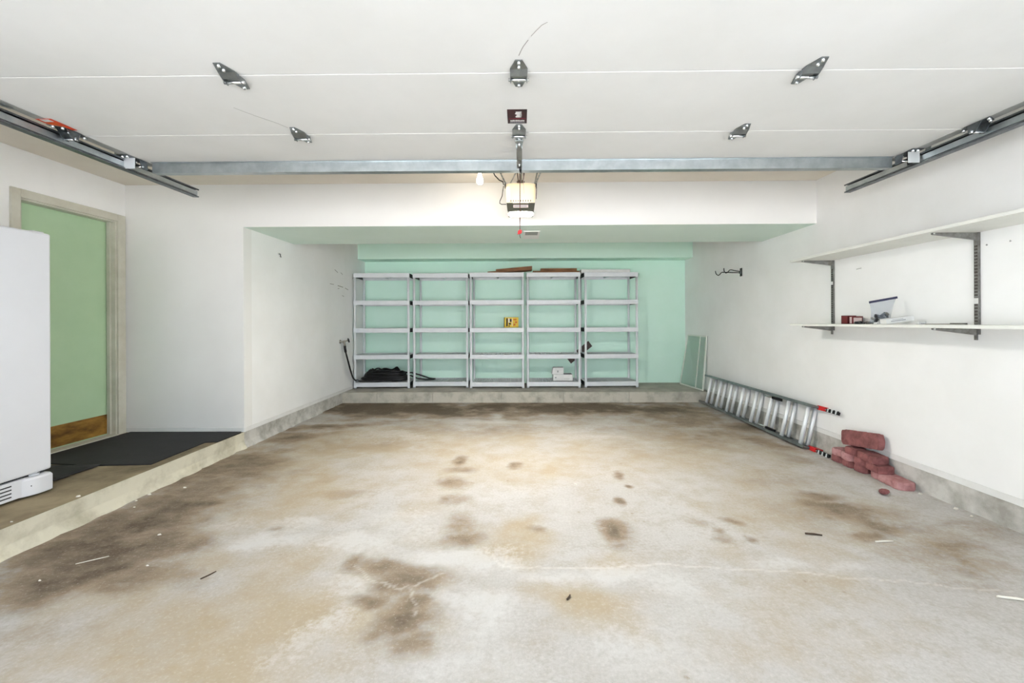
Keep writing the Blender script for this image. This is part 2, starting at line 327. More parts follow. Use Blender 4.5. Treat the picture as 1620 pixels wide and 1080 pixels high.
def floor_mesh():
    nx, ny = 470, 520
    xs = np.linspace(XL, XR, nx)
    ys = Y0 - 0.1 + (YST - Y0 + 0.1) * np.linspace(0, 1, ny) ** 1.25
    X, Y = np.meshgrid(xs, ys)
    def vnoise(x, y, seed):
        g = np.random.default_rng(seed).random((64, 64))
        xi, yi = np.floor(x).astype(int), np.floor(y).astype(int)
        fx, fy = smooth01(x - xi), smooth01(y - yi)
        a, b = g[yi % 64, xi % 64], g[yi % 64, (xi + 1) % 64]
        c, e = g[(yi + 1) % 64, xi % 64], g[(yi + 1) % 64, (xi + 1) % 64]
        return (a * (1 - fx) + b * fx) * (1 - fy) + (c * (1 - fx) + e * fx) * fy
    def fbm(sc, seed, octs=5, sx=1.0, sy=1.0):
        A = 0; w = 0
        for k in range(octs):
            q = 0.62 ** k
            A = A + q * vnoise(X * sc * sx * 2 ** k + 13.7 * k, Y * sc * sy * 2 ** k + 7.1 * k, seed + k); w += q
        return A / w - 0.5
    wx, wy = fbm(2.2, 5, 6), fbm(2.2, 25, 6)
    def blobs(L, warp, tex):
        A = np.zeros_like(X)
        for (cx, cy, rx, ry, a) in L:
            k = warp * min(1.0, 2.2 * min(rx, ry) + 0.12)
            d = ((X + wx * k - cx) / rx) ** 2 + ((Y + wy * k - cy) / ry) ** 2
            A = np.maximum(A, a * np.exp(-d * 0.75)) + 0.12 * a * np.exp(-d * 1.0)
        return A * (1 + tex * fbm(3.0, 45, 6)) + 0.0
    dk, tn, pl = 1.2 * blobs(DARK, 0.9, 2.0) * (1 + 0.45 * smooth01((Y - 5.2) / 0.7)), blobs(TAN, 0.9, 1.6), blobs(PALE, 0.9, 1.6)
    ck = np.zeros_like(X)
    for line in CRACKS:
        pts = [line[0]]
        for (ax, ay), (bx, by) in zip(line[:-1], line[1:]):
            for k in range(1, 6):
                t = k / 5
                w = 0.0 if k == 5 else 0.012
                pts.append((ax + (bx - ax) * t + random.uniform(-w, w), ay + (by - ay) * t + random.uniform(-w, w)))
        for (ax, ay), (bx, by) in zip(pts[:-1], pts[1:]):
            L2 = (bx - ax) ** 2 + (by - ay) ** 2 + 1e-9
            t = np.clip(((X - ax) * (bx - ax) + (Y - ay) * (by - ay)) / L2, 0, 1)
            d = np.hypot(X - ax - t * (bx - ax), Y - ay - t * (by - ay))
            ck = np.maximum(ck, np.exp(-(d / 0.005) ** 2))
    # gentle unevenness of a hand-floated slab
    Z = np.zeros_like(X)
    n = nx * ny
    me = bpy.data.meshes.new('floor')
    me.vertices.add(n)
    me.vertices.foreach_set('co', np.stack([X, Y, Z], -1).astype(np.float32).ravel())
    idx = np.arange(n).reshape(ny, nx)
    q = np.stack([idx[:-1, :-1], idx[:-1, 1:], idx[1:, 1:], idx[1:, :-1]], -1).reshape(-1, 4)
    me.loops.add(q.size); me.loops.foreach_set('vertex_index', q.ravel().astype(np.int32))
    me.polygons.add(len(q))
    me.polygons.foreach_set('loop_start', (np.arange(len(q)) * 4).astype(np.int32))
    me.update(calc_edges=True); me.validate()
    at = me.attributes.new('stain', 'FLOAT_COLOR', 'POINT')
    at.data.foreach_set('color', np.stack([dk, tn, pl, ck], -1).astype(np.float32).ravel())
    return me

def floor_material():
    Mt = bpy.data.materials.new('stained_concrete'); Mt.use_nodes = True
    nt = Mt.node_tree; N = nt.nodes; Lk = nt.links
    b = N['Principled BSDF']; b.inputs['Roughness'].default_value = 0.95; b.inputs['Specular IOR Level'].default_value = 0.12
    at = N.new('ShaderNodeAttribute'); at.attribute_name = 'stain'
    sep = N.new('ShaderNodeSeparateColor'); Lk.new(at.outputs['Color'], sep.inputs['Color'])
    tc = N.new('ShaderNodeTexCoord')
    def noise(scale, detail=8, rough=0.6, sc=(1, 1, 1)):
        mp = N.new('ShaderNodeMapping'); mp.inputs['Scale'].default_value = sc
        Lk.new(tc.outputs['Object'], mp.inputs['Vector'])
        n = N.new('ShaderNodeTexNoise'); n.inputs['Scale'].default_value = scale
        n.inputs['Detail'].default_value = detail; n.inputs['Roughness'].default_value = rough
        Lk.new(mp.outputs['Vector'], n.inputs['Vector']); return n.outputs['Fac']
    def math_(op, a, c):
        n = N.new('ShaderNodeMath'); n.operation = op
        for i, q in enumerate((a, c)):
            if isinstance(q, (int, float)): n.inputs[i].default_value = q
            else: Lk.new(q, n.inputs[i])
        return n.outputs[0]
    def ramp(fac, p0, p1, c0=(0,0,0,1), c1=(1,1,1,1)):
        n = N.new('ShaderNodeValToRGB'); e = n.color_ramp.elements
        e[0].position, e[1].position, e[0].color, e[1].color = p0, p1, c0, c1
        Lk.new(fac, n.inputs['Fac']); return n.outputs['Color']
    def mix(fac, a, c):
        n = N.new('ShaderNodeMix'); n.data_type = 'RGBA'
        if isinstance(fac, (int, float)): n.inputs['Factor'].default_value = fac
        else: Lk.new(fac, n.inputs['Factor'])
        for s_, q in (('A', a), ('B', c)):
            sk = [i for i in n.inputs if i.name == s_ and i.type == 'RGBA'][0]
            if isinstance(q, tuple): sk.default_value = q
            else: Lk.new(q, sk)
        return [o for o in n.outputs if o.type == 'RGBA'][0]
    big, mid, fine, grit, pit = noise(1.3, 3), noise(5.0, 6, 0.68), noise(30, 5, 0.72), noise(150, 3, 0.7), noise(70, 4, 0.7)
    streak = noise(7, 6, 0.65, (1.0, 2.2, 1))
    base = mix(ramp(big, 0.35, 0.65), srgb(179, 176, 172), srgb(187, 185, 182))
    base = mix(math_('MULTIPLY', ramp(mid, 0.45, 0.75), 0.45), base, srgb(168, 162, 152))
    flk = ramp(math_('ADD', math_('MULTIPLY', fine, 0.6), math_('MULTIPLY', mid, 0.4)), 0.50, 0.56)
    base = mix(math_('MULTIPLY', flk, 0.28), base, srgb(156, 148, 136))
    base = mix(math_('MULTIPLY', ramp(pit, 0.50, 0.58), 0.16), base, srgb(146, 138, 126))
    # tan
    tm = math_('ADD', sep.outputs['Green'], math_('MULTIPLY', math_('SUBTRACT', mid, 0.5), 0.9))
    base = mix(math_('MULTIPLY', ramp(tm, 0.1, 0.8), 0.8), base, mix(fine, srgb(158, 141, 113), srgb(181, 166, 141)))
    # pale bloom
    pm = math_('ADD', sep.outputs['Blue'], math_('MULTIPLY', math_('SUBTRACT', fine, 0.5), 1.4))
    base = mix(math_('MULTIPLY', ramp(pm, 0.3, 0.75), 0.7), base, srgb(203, 202, 200))
    # brown dirt and painted-in ladder shade, ragged edged
    dn = math_('ADD', math_('MULTIPLY', math_('SUBTRACT', streak, 0.5), 1.3), math_('MULTIPLY', math_('SUBTRACT', fine, 0.5), 1.5))
    dm = math_('ADD', sep.outputs['Red'], math_('MULTIPLY', dn, math_('ADD', math_('MULTIPLY', sep.outputs['Red'], 0.6), 0.12)))
    dcol = mix(ramp(mid, 0.35, 0.65), srgb(120, 105, 88), srgb(152, 136, 117))
    dcol = mix(math_('MULTIPLY', ramp(fine, 0.42, 0.62), 0.45), dcol, srgb(168, 152, 130))
    dcol = mix(math_('MULTIPLY', ramp(grit, 0.55, 0.7), 0.35), dcol, srgb(92, 78, 62))
    base = mix(math_('MULTIPLY', ramp(math_('MULTIPLY', dm, 0.5), 0.09, 0.38), 0.9), base, dcol)
    # heaviest grime
    hv = math_('ADD', sep.outputs['Red'], math_('MULTIPLY', math_('SUBTRACT', streak, 0.5), 1.1))
    base = mix(math_('MULTIPLY', ramp(math_('MULTIPLY', math_('ADD', hv, math_('MULTIPLY', math_('SUBTRACT', fine, 0.5), 1.2)), 0.5), 0.38, 0.80), 0.72), base, srgb(76, 64, 51))
    base = mix(math_('MULTIPLY', ramp(pit, 0.36, 0.44, (1,1,1,1), (0,0,0,1)), 0.14), base, srgb(226, 223, 217))
    # scattered small spots and pale flecks
    vo = N.new('ShaderNodeTexVoronoi'); vo.inputs['Scale'].default_value = 9.0
    Lk.new(tc.outputs['Object'], vo.inputs['Vector'])
    sp = math_('ADD', vo.outputs['Distance'], math_('MULTIPLY', fine, 0.25))
    spots = ramp(sp, 0.17, 0.23, (1,1,1,1), (0,0,0,1))
    base = mix(math_('MULTIPLY', math_('MULTIPLY', spots, ramp(mid, 0.5, 0.62)), 0.55), base, srgb(138, 122, 98))
    fl = ramp(grit, 0.66, 0.74)
    base = mix(math_('MULTIPLY', fl, 0.45), base, srgb(228, 226, 220))
    fd = ramp(grit, 0.27, 0.34, (1,1,1,1), (0,0,0,1))
    base = mix(math_('MULTIPLY', fd, 0.5), base, srgb(120, 110, 96))
    base = mix(math_('MULTIPLY', at.outputs['Alpha'], 0.32), base, srgb(228, 225, 219))
    Lk.new(base, b.inputs['Base Color'])
    bp = N.new('ShaderNodeBump'); bp.inputs['Strength'].default_value = 0.25; bp.inputs['Distance'].default_value = 0.006
    Lk.new(math_('ADD', mid, math_('MULTIPLY', fine, 0.5)), bp.inputs['Height']); Lk.new(bp.outputs['Normal'], b.inputs['Normal'])
    return Mt
fme = floor_mesh(); fme.materials.append(floor_material())
fo = bpy.data.objects.new('floor', fme); COL.objects.link(fo)
struct(fo, 'stained concrete garage floor slab', 'floor')
o = MB().box((-30, -45, -0.12), (30, Y0 - 0.1, -0.004)).build('driveway', 'drive')  # ground added out of view, bounces sunlight in through the opening
struct(o, 'unseen pale driveway added outside to bounce light into the garage', 'driveway')
o = MB().box((XW - TH, Y0 - 0.1, -0.15), (XR + TH, YBK + TH, -0.006)).build('floor_base', 'drive')
struct(o, 'concrete base under the garage floor', 'floor')

# rough-cast curbs: a strip of faces with a chipped, flared foot
def rough_curb(name, x, y0, y1, zt, side, mname, label, flare=0.02, n=150, dep=0.1):
    mb = MB(); vs = []; fs = []; prof = 6
    w = np.cumsum(rng.normal(0, 0.004, n)); w -= np.linspace(w[0], w[-1], n)
    for i in range(n):
        y = y0 + (y1 - y0) * i / (n - 1)
        fl = flare * (0.35 + 0.65 * abs(math.sin(i * 0.37) * math.sin(i * 0.11 + 1))) + float(np.clip(w[i], -0.008, 0.012))
        for k in range(prof):
            t = k / (prof - 1)
            off = max(0.0005, fl * max(0, (0.45 - t) / 0.45) ** 1.5 + random.uniform(0, 0.003) * (1 - t))
            vs.append((x + side * off, y, zt * t))
        vs.append((x - side * dep, y, zt))
    P = prof + 1
    for i in range(n - 1):
        for k in range(P - 1):
            fs.append((i*P + k, i*P + k + 1, (i+1)*P + k + 1, (i+1)*P + k))
    mb.add(vs, fs, 0, False)
    o = mb.build(name, mname)
    return struct(o, label, 'curb')
rough_curb('curb_right', XR, Y0, YST + 0.95, ZCUR, -1, 'curb', 'rough grey concrete curb at the foot of the right wall')
rough_curb('curb_left', XL, YB, YST + 0.95, ZCUR, 1, 'curb', 'chipped grey concrete curb under the left recess wall')
rough_curb('curb_platform', XL, Y0, YB, ZCUR, 1, 'curbL', 'pale painted concrete curb edging the raised platform', flare=0.03)
o = MB().box((XW, Y0, 0.0), (XL - 0.1, YB + 0.02, ZCUR - 0.0005)).box((XL - 0.1, Y0, 0), (XL - 0.002, YB, ZCUR - 0.006)).build('platform', 'platform')
struct(o, 'raised brown-stained concrete platform along the house wall', 'platform')
tp = MB().box((XL - 0.105, Y0, ZCUR - 0.004), (XL - 0.001, YB, ZCUR + 0.0005)).build('platform_edge', 'platform', o)
# step at the back: body, dark top, and blocks of the pale front face
st = MB().box((XL, YST + 0.012, 0.0), (XR, YBK, ZCUR), 0).build('step_back', 'steptop')
struct(st, 'low dark concrete step under the shelving units', 'step')
xx = XL + 0.003
for wdt in (0.52, 0.83, 1.02, 0.92, 0.97, 1.15):
    x1 = min(xx + wdt, XR - 0.003)
    dpt = random.uniform(0, 0.006)
    MB().cbox((xx, YST - dpt, 0.0), (x1 - 0.006, YST + 0.05, ZCUR + 0.002 + random.uniform(0, 0.003)), 0.004).build('face_block', 'stepface', st)
    xx = x1

# walls
w = MB().box((XR, Y0 - 0.1, 0.0), (XR + TH, YBK + TH, ZCEIL + 0.1)).build('wall_right', 'wall')
wr = struct(w, 'white painted right garage wall', 'wall')
o = MB().box((XR - 0.006, Y0, ZCUR), (XR, YST, ZTR)).box((XR - 0.006, YST, ZCUR), (XR, YBK, ZTR - 0.02)).build('baseboard_right', 'trim')
struct(o, 'thin white baseboard above the right concrete curb', 'baseboard')
# house wall with a door opening
DY0, DY1, DZ = 3.118, 3.892, 2.165
w = MB()
w.box((XW - TH, Y0 - 0.1, 0), (XW, DY0, ZCEIL + 0.1)).box((XW - TH, DY1, 0), (XW, YB + 0.1, ZCEIL + 0.1)).box((XW - TH, DY0, DZ), (XW, DY1, ZCEIL + 0.1))
w.box((XW - TH - 0.02, DY0 - 0.1, 0), (XW - TH, DY1 + 0.1, DZ + 0.1))
wl = struct(w.build('wall_left', 'wall'), 'white house wall with the green door in it', 'wall')
o = MB().box((XW, YB, 0), (XL, YB + 0.12, ZCEIL + 0.1)).build('wall_rear_left', 'beam')
struct(o, 'white wall facing the opening between the green door and the recess', 'wall')
o = MB().box((XL - 0.12, YB + 0.12, 0.0), (XL, YBK + TH, ZCEIL + 0.1)).build('wall_recess_left', 'wall')
wn_ = struct(o, 'white left side wall of the shelving recess', 'wall')
o = MB().box((XW + 0.002, YB - 0.006, ZCUR), (XL, YB, ZTR + 0.002)).build('baseboard_rear_left', 'trim')
struct(o, 'thin white baseboard behind the black mat', 'baseboard')
o = MB().box((XL, YB, ZCUR), (XL + 0.006, YBK, ZTR)).build('baseboard_left', 'trim')
struct(o, 'thin white baseboard along the left recess wall', 'baseboard')
o = MB().box((XL - 0.1, YBK, 0.0), (XR + 0.1, YBK + TH, ZCEIL + 0.1)).build('wall_back', 'green')
wb = struct(o, 'mint green painted back wall behind the shelving', 'wall')
o = MB().box((XL, YBS, ZBS), (XR, YBK, ZCEIL)).build('trim_1', 'green')
struct(o, 'mint green boxed soffit along the top of the back wall', 'soffit')
# dropped beam: white front face, green underside and back
mb = MB()
vs = [(XL, YB, ZB), (XR, YB, ZB), (XR, YSR, ZB), (XL, YSR, ZB), (XL, YB, ZCEIL), (XR, YB, ZCEIL), (XR, YSR, ZCEIL), (XL, YSR, ZCEIL)]
mb.add(vs, [(0,1,5,4), (1,2,6,5), (3,0,4,7), (4,5,6,7)], 0); mb.add(vs, [(0,3,2,1), (2,3,7,6)], 1)
o = mb.build('trim_2', ['beam', 'soffit'])
struct(o, 'wide dropped beam with white face and pale green underside', 'beam')
o = MB().box((XW - TH, Y0 - 0.1, ZCEIL), (XR + TH, YBK + TH, ZCEIL + 0.12)).build('ceiling', 'ceil')
struct(o, 'cream painted garage ceiling above the raised door', 'ceiling')
# front wall: jambs and header around the open doorway
OW = 2.44
mb = MB().box((XW - TH, Y0 - 0.1, 0), (-OW, Y0, ZCEIL)).box((OW, Y0 - 0.1, 0), (XR + TH, Y0, ZCEIL)).box((-OW, Y0 - 0.1, 2.13), (OW, Y0, ZCEIL))
struct(mb.build('wall_front', 'wall'), 'white jambs and header around the open garage doorway', 'wall')

o = MB().box((XW - 1.2, -1.5, 2.62), (XR + 1.2, Y0 - 0.1, 2.80)).box((XW - 1.2, -1.53, 2.58), (XR + 1.2, -1.5, 2.82)).build('added_eave', 'ceil')  # overhang added out of view, keeps high sky light off the near floor
struct(o, 'unseen eave added to cut high sky light on the near floor', 'eave')

# door in the house wall
d = bpy.data.objects.new('door_1', None); COL.objects.link(d); d.location = (XW, 3.5, ZCUR); ORG[d.name] = Vector((XW, 3.5, ZCUR))
struct(d, 'green house door in cream casing beside the white freezer', 'door')
c0, c1, ct = 3.063, 3.962, 2.224
MB().cbox((XW, c0, ZCUR), (XW + 0.018, DY0 + 0.006, ct), 0.003).build('casing', 'casing', d)
MB().cbox((XW, DY1 - 0.006, ZCUR), (XW + 0.018, c1, ct), 0.003).build('casing', 'casing', d)
MB().cbox((XW, DY0 + 0.006, DZ - 0.006), (XW + 0.018, DY1 - 0.006, ct), 0.003).build('casing', 'casing', d)
MB().box((XW - 0.13, DY1 - 0.02, ZCUR), (XW + 0.002, DY1, DZ)).build('jamb', 'casing', d)
MB().box((XW - 0.13, DY0, ZCUR), (XW + 0.002, DY0 + 0.02, DZ)).build('jamb', 'casing', d)
MB().box((XW - 0.13, DY0 + 0.02, DZ - 0.02), (XW + 0.002, DY1 - 0.02, DZ)).build('head_jamb', 'casing', d)
MB().box((XW - 0.065, DY1 - 0.036, ZCUR), (XW - 0.035, DY1 - 0.02, DZ - 0.02)).build('door_stop', 'casing', d)
MB().box((XW - 0.115, DY0 + 0.022, ZCUR + 0.012), (XW - 0.072, DY1 - 0.022, DZ - 0.022)).build('door_slab', 'doorgreen', d)
k = MB().box((XW - 0.072, DY0 + 0.03, ZCUR + 0.02), (XW - 0.069, DY1 - 0.03, 0.352)).build('kick_plate', 'kick', d)
k['label'] = 'scratched brass kick plate'
MB().box((XW - 0.13, DY0 + 0.02, ZCUR), (XW + 0.035, DY1 - 0.02, ZCUR + 0.012)).build('threshold', 'casing', d)

# scuffs on the recess walls
def scuff(parent, a, b, wd, mname='mark'):
    MB().bar(a, b, wd, 0.001, 0, up=(1, 0, 0) if abs(Vector(a).x - Vector(b).x) < 1e-6 else (0, 0, 1)).build('scuff', mname, parent)
for (y, z, dy, dz, wd) in ((5.95, 1.955, 0.10, -0.03, 0.006), (6.15, 1.935, 0.07, -0.02, 0.005), (6.6, 1.89, 0.03, 0.05, 0.010),
                           (5.8, 1.74, 0.12, 0.0, 0.005), (6.05, 1.735, 0.18, -0.01, 0.007), (6.3, 1.72, 0.12, -0.02, 0.006), (6.05, 1.69, 0.05, 0.01, 0.005), (6.2, 1.60, 0.06, -0.01, 0.005)):
    scuff(wn_, (XL + 0.0008, y, z), (XL + 0.0008, y + dy, z + dz), wd)

# ================================================================== OVERHEAD DOOR
ZD = 2.235                      # underside (inner face) of the raised door
HW = 2.438
SEAMS = [0.63, 1.18, 1.731, 2.282, 2.735]
gd = thing('garage_door', 'white sectional garage door raised flat overhead on galvanised tracks', 'garage door', (0, 0.63, ZD))
for i, (a, b) in enumerate(zip(SEAMS[:-1], SEAMS[1:])):
    sec = MB().cbox((-HW, a + 0.0015, ZD), (HW, b - 0.0015, ZD + 0.045), 0.003).build('door_section', 'panel', gd)
    for s in (-1, 1):
        x0, x1 = sorted((s * (HW - 0.05), s * (HW + 0.002)))
        MB().box((x0, a + 0.004, ZD - 0.002), (x1, b - 0.004, ZD + 0.047)).build('end_stile', 'stile', sec)
# strut across the top section (upside-down hat channel)
y = 2.668
mb = MB().box((-2.366, y, ZD - 0.066), (2.366, y + 0.002, ZD - 0.001)).box((-2.366, y - 0.014, ZD - 0.003), (2.366, y, ZD - 0.001))
mb.box((-2.366, y + 0.002, ZD - 0.066), (2.366, y + 0.045, ZD - 0.064)).box((-2.366, y + 0.045, ZD - 0.066), (2.366, y + 0.047, ZD - 0.001))
o = mb.build('reinforcing_strut', 'galv', gd); o['label'] = 'long galvanised steel strut'

def hinge(x, y, long_leaf=True, end=0):
    """stamped hinge: two tapering leaves, raised knuckle with a pin along x, bolts"""
    z = ZD
    mb = MB(); w0, w1 = 0.036, 0.014
    for s, ln in ((-1, 0.088), (1, 0.098)):
        mb.prism([(x - w0, y + s * 0.004, z - 0.001), (x + w0, y + s * 0.004, z - 0.001), (x + w0, y + s * 0.03, z - 0.001), (x + w1, y + s * ln, z - 0.001), (x - w1, y + s * ln, z - 0.001), (x - w0, y + s * 0.03, z - 0.001)], (0, 0, -0.003))
    # raised cheeks carrying the pin
    for s in (-1, 1):
        xx = x + s * w0
        mb.prism([(xx, y - 0.032, z - 0.004), (xx, y + 0.036, z - 0.004), (xx, y + 0.030, z - 0.027), (xx, y + 0.010, z - 0.027)], (-s * 0.003, 0, 0))
    # web folded down between the cheeks
    mb.add([(x - w0, y - 0.03, z - 0.004), (x + w0, y - 0.03, z - 0.004), (x + w0, y - 0.004, z - 0.018), (x - w0, y - 0.004, z - 0.018)], [(0, 1, 2, 3)])
    h = mb.build('hinge', 'hinge', gd)
    MB().cyl((x - w0 - 0.007, y + 0.018, z - 0.02), (x + w0 + 0.007, y + 0.018, z - 0.02), 0.007, 10).build('hinge_pin', 'bolt', h)
    for dy in (-0.074, -0.045, 0.082):
        MB().lathe([(0.0, -0.011), (0.0055, -0.010), (0.008, -0.003), (0.008, 0.0)], (x, y + dy, z - 0.003), n=8).build('bolt', 'bolt', h)
    return h
for sy in (1.18, 1.731):
    for x in (-1.2, 0.0, 1.2): hinge(x, sy)
for x in (-1.2, 1.2): hinge(x, 2.282)
hinge(0.0, 2.268)
# end hinges with rollers riding in the tracks
def roller_carrier(s, y, kind):
    z = ZD
    xe = s * (HW - 0.026)
    h = None
    if kind == 'hinge':
        mb = MB()
        mb.prism([(xe - 0.03, y - 0.075, z - 0.003), (xe + 0.03, y - 0.04, z - 0.003), (xe + 0.03, y + 0.05, z - 0.003), (xe + 0.006, y + 0.10, z - 0.003), (xe - 0.03, y + 0.05, z - 0.003)], (0, 0, -0.003))
        for q in (-0.026, 0.026):
            mb.prism([(xe + q, y - 0.03, z - 0.005), (xe + q, y + 0.04, z - 0.005), (xe + q, y + 0.03, z - 0.052), (xe + q, y + 0.0, z - 0.052)], (0.003, 0, 0))
        mb.cyl((xe - 0.04, y + 0.016, z - 0.040), (xe + 0.04, y + 0.016, z - 0.040), 0.008, 10)
        h = mb.build('roller_hinge', 'galvd', gd)
        zc_ = z - 0.046
        for (dx, dy) in ((-0.015, -0.055), (0.015, -0.035), (-0.012, 0.02), (0.012, 0.045), (0.004, 0.085)):
            MB().lathe([(0.0, -0.012), (0.006, -0.010), (0.008, -0.003), (0.008, 0.0)], (xe + dx, y + dy, z - 0.005), n=8).build('bolt', 'bolt', h)
    else:
        mb = MB()
        mb.prism([(xe - 0.05, y - 0.075, z - 0.003), (xe + 0.02, y - 0.075, z - 0.003), (xe + 0.03, y + 0.055, z - 0.003), (xe - 0.04, y + 0.055, z - 0.003)], (0, 0, -0.003))
        mb.prism([(xe - 0.045, y - 0.01, z - 0.005), (xe - 0.045, y + 0.05, z - 0.005), (xe - 0.045, y + 0.05, z - 0.06), (xe - 0.045, y + 0.01, z - 0.06)], (0.003, 0, 0))
        mb.prism([(xe + 0.03, y - 0.01, z - 0.005), (xe + 0.03, y + 0.05, z - 0.005), (xe + 0.03, y + 0.05, z - 0.06), (xe + 0.03, y + 0.01, z - 0.06)], (0.003, 0, 0))
        h = mb.build('top_roller_bracket', 'galvd', gd)
        zc_ = z - 0.046
        sl = MB().box((xe - 0.040, y - 0.036, z - 0.074), (xe + 0.028, y - 0.032, z - 0.008)).build('bracket_plate', 'zinc', h)
        for (dx, dy) in ((-0.03, -0.055), (0.0, -0.055), (-0.03, 0.04), (0.0, 0.045)):
            MB().lathe([(0.0, -0.012), (0.006, -0.010), (0.008, -0.003), (0.008, 0.0)], (xe + dx, y + dy, z - 0.005), n=8).build('bolt', 'bolt', h)
    MB().cyl((xe - s * 0.035, y + 0.016, zc_), (s * 2.476, y + 0.016, zc_), 0.0055, 8).build('roller_stem', 'bolt', h)
    MB().lathe([(0.0, -0.009), (0.019, -0.009), (0.022, -0.004), (0.022, 0.004), (0.019, 0.009), (0.0, 0.009)], (s * 2.470, y + 0.016, zc_), (1, 0, 0), 16).build('roller_wheel', 'black', h)
for s in (-1, 1):
    for sy in (1.18, 1.731, 2.205): roller_carrier(s, sy, 'hinge')
    roller_carrier(s, 2.60, 'top')
MB().box((-2.440, 0.95, ZD - 0.010), (-2.404, 1.93, ZD - 0.003)).box((-2.440, 1.93, ZD - 0.006), (-2.410, 1.975, ZD - 0.003)).build('edge_channel', 'galv', gd)
# stickers
st_ = MB().box((-0.058, 2.030, ZD - 0.0012), (0.040, 2.173, ZD - 0.0002)).build('maker_sticker', 'blacklabel', gd)
st_['label'] = 'black and crimson sticker with a white emblem'
mb = MB()   # emblem: stacked blocks like a little crest
for (a, b, c, e) in ((-0.016, 0.012, 2.052, 2.062), (-0.019, 0.008, 2.066, 2.076), (-0.012, 0.014, 2.080, 2.090), (-0.017, 0.012, 2.094, 2.108)):
    mb.box((a, c, ZD - 0.0018), (b, e, ZD - 0.0012))
mb.box((0.006, 2.050, ZD - 0.0018), (0.013, 2.102, ZD - 0.0012))
mb.build('emblem', 'white', st_)
MB().box((-0.05, 2.118, ZD - 0.0018), (0.034, 2.124, ZD - 0.0012)).build('crimson_stripe', 'crimson', st_)
mb = MB(); x = -0.044
while x < 0.028:
    wv = random.uniform(0.003, 0.007); mb.box((x, 2.136 + random.uniform(0, 0.003), ZD - 0.0018), (x + wv, 2.150, ZD - 0.0012)); x += wv + 0.0015
mb.build('lettering', 'white', st_)
mb = MB(); x = -0.046
while x < 0.03:
    wv = random.uniform(0.002, 0.005); mb.box((x, 2.157, ZD - 0.0018), (x + wv, 2.164, ZD - 0.0012)); x += wv + 0.0015
mb.build('small_lettering', 'print', st_)
lb = MB().box((-2.437, 2.078, ZD - 0.0035), (-2.357, 2.205, ZD - 0.0025)).build('warning_label', 'redlabel', gd)
lb['label'] = 'orange red warning label with a white corner block'
MB().box((-2.42, 2.082, ZD - 0.0042), (-2.375, 2.108, ZD - 0.0035)).build('white_block', 'white', lb)
mb = MB()
for k in range(6): mb.box((-2.425, 2.118 + k * 0.013, ZD - 0.0042), (-2.37 - 0.01 * (k % 3), 2.122 + k * 0.013, ZD - 0.0035))
mb.build('print_lines', 'orangeink', lb)
# cobweb-like cracks on the door skin
def hairline(pts, wd):
    mb = MB()
    for a, b in zip(pts[:-1], pts[1:]): mb.bar((a[0], a[1], ZD - 0.0006), (b[0], b[1], ZD - 0.0006), wd, 0.0006)
    mb.build('hairline_crack', 'faint', gd)
hairline([(-1.37, 1.99), (-1.345, 2.03), (-1.31, 2.08), (-1.26, 2.14), (-1.225, 2.2)], 0.0016)
hairline([(0.0, 1.62), (0.012, 1.58), (0.02, 1.56), (0.035, 1.53)], 0.0022)
hairline([(0.045, 1.51), (0.06, 1.485), (0.08, 1.455), (0.10, 1.44)], 0.0014)

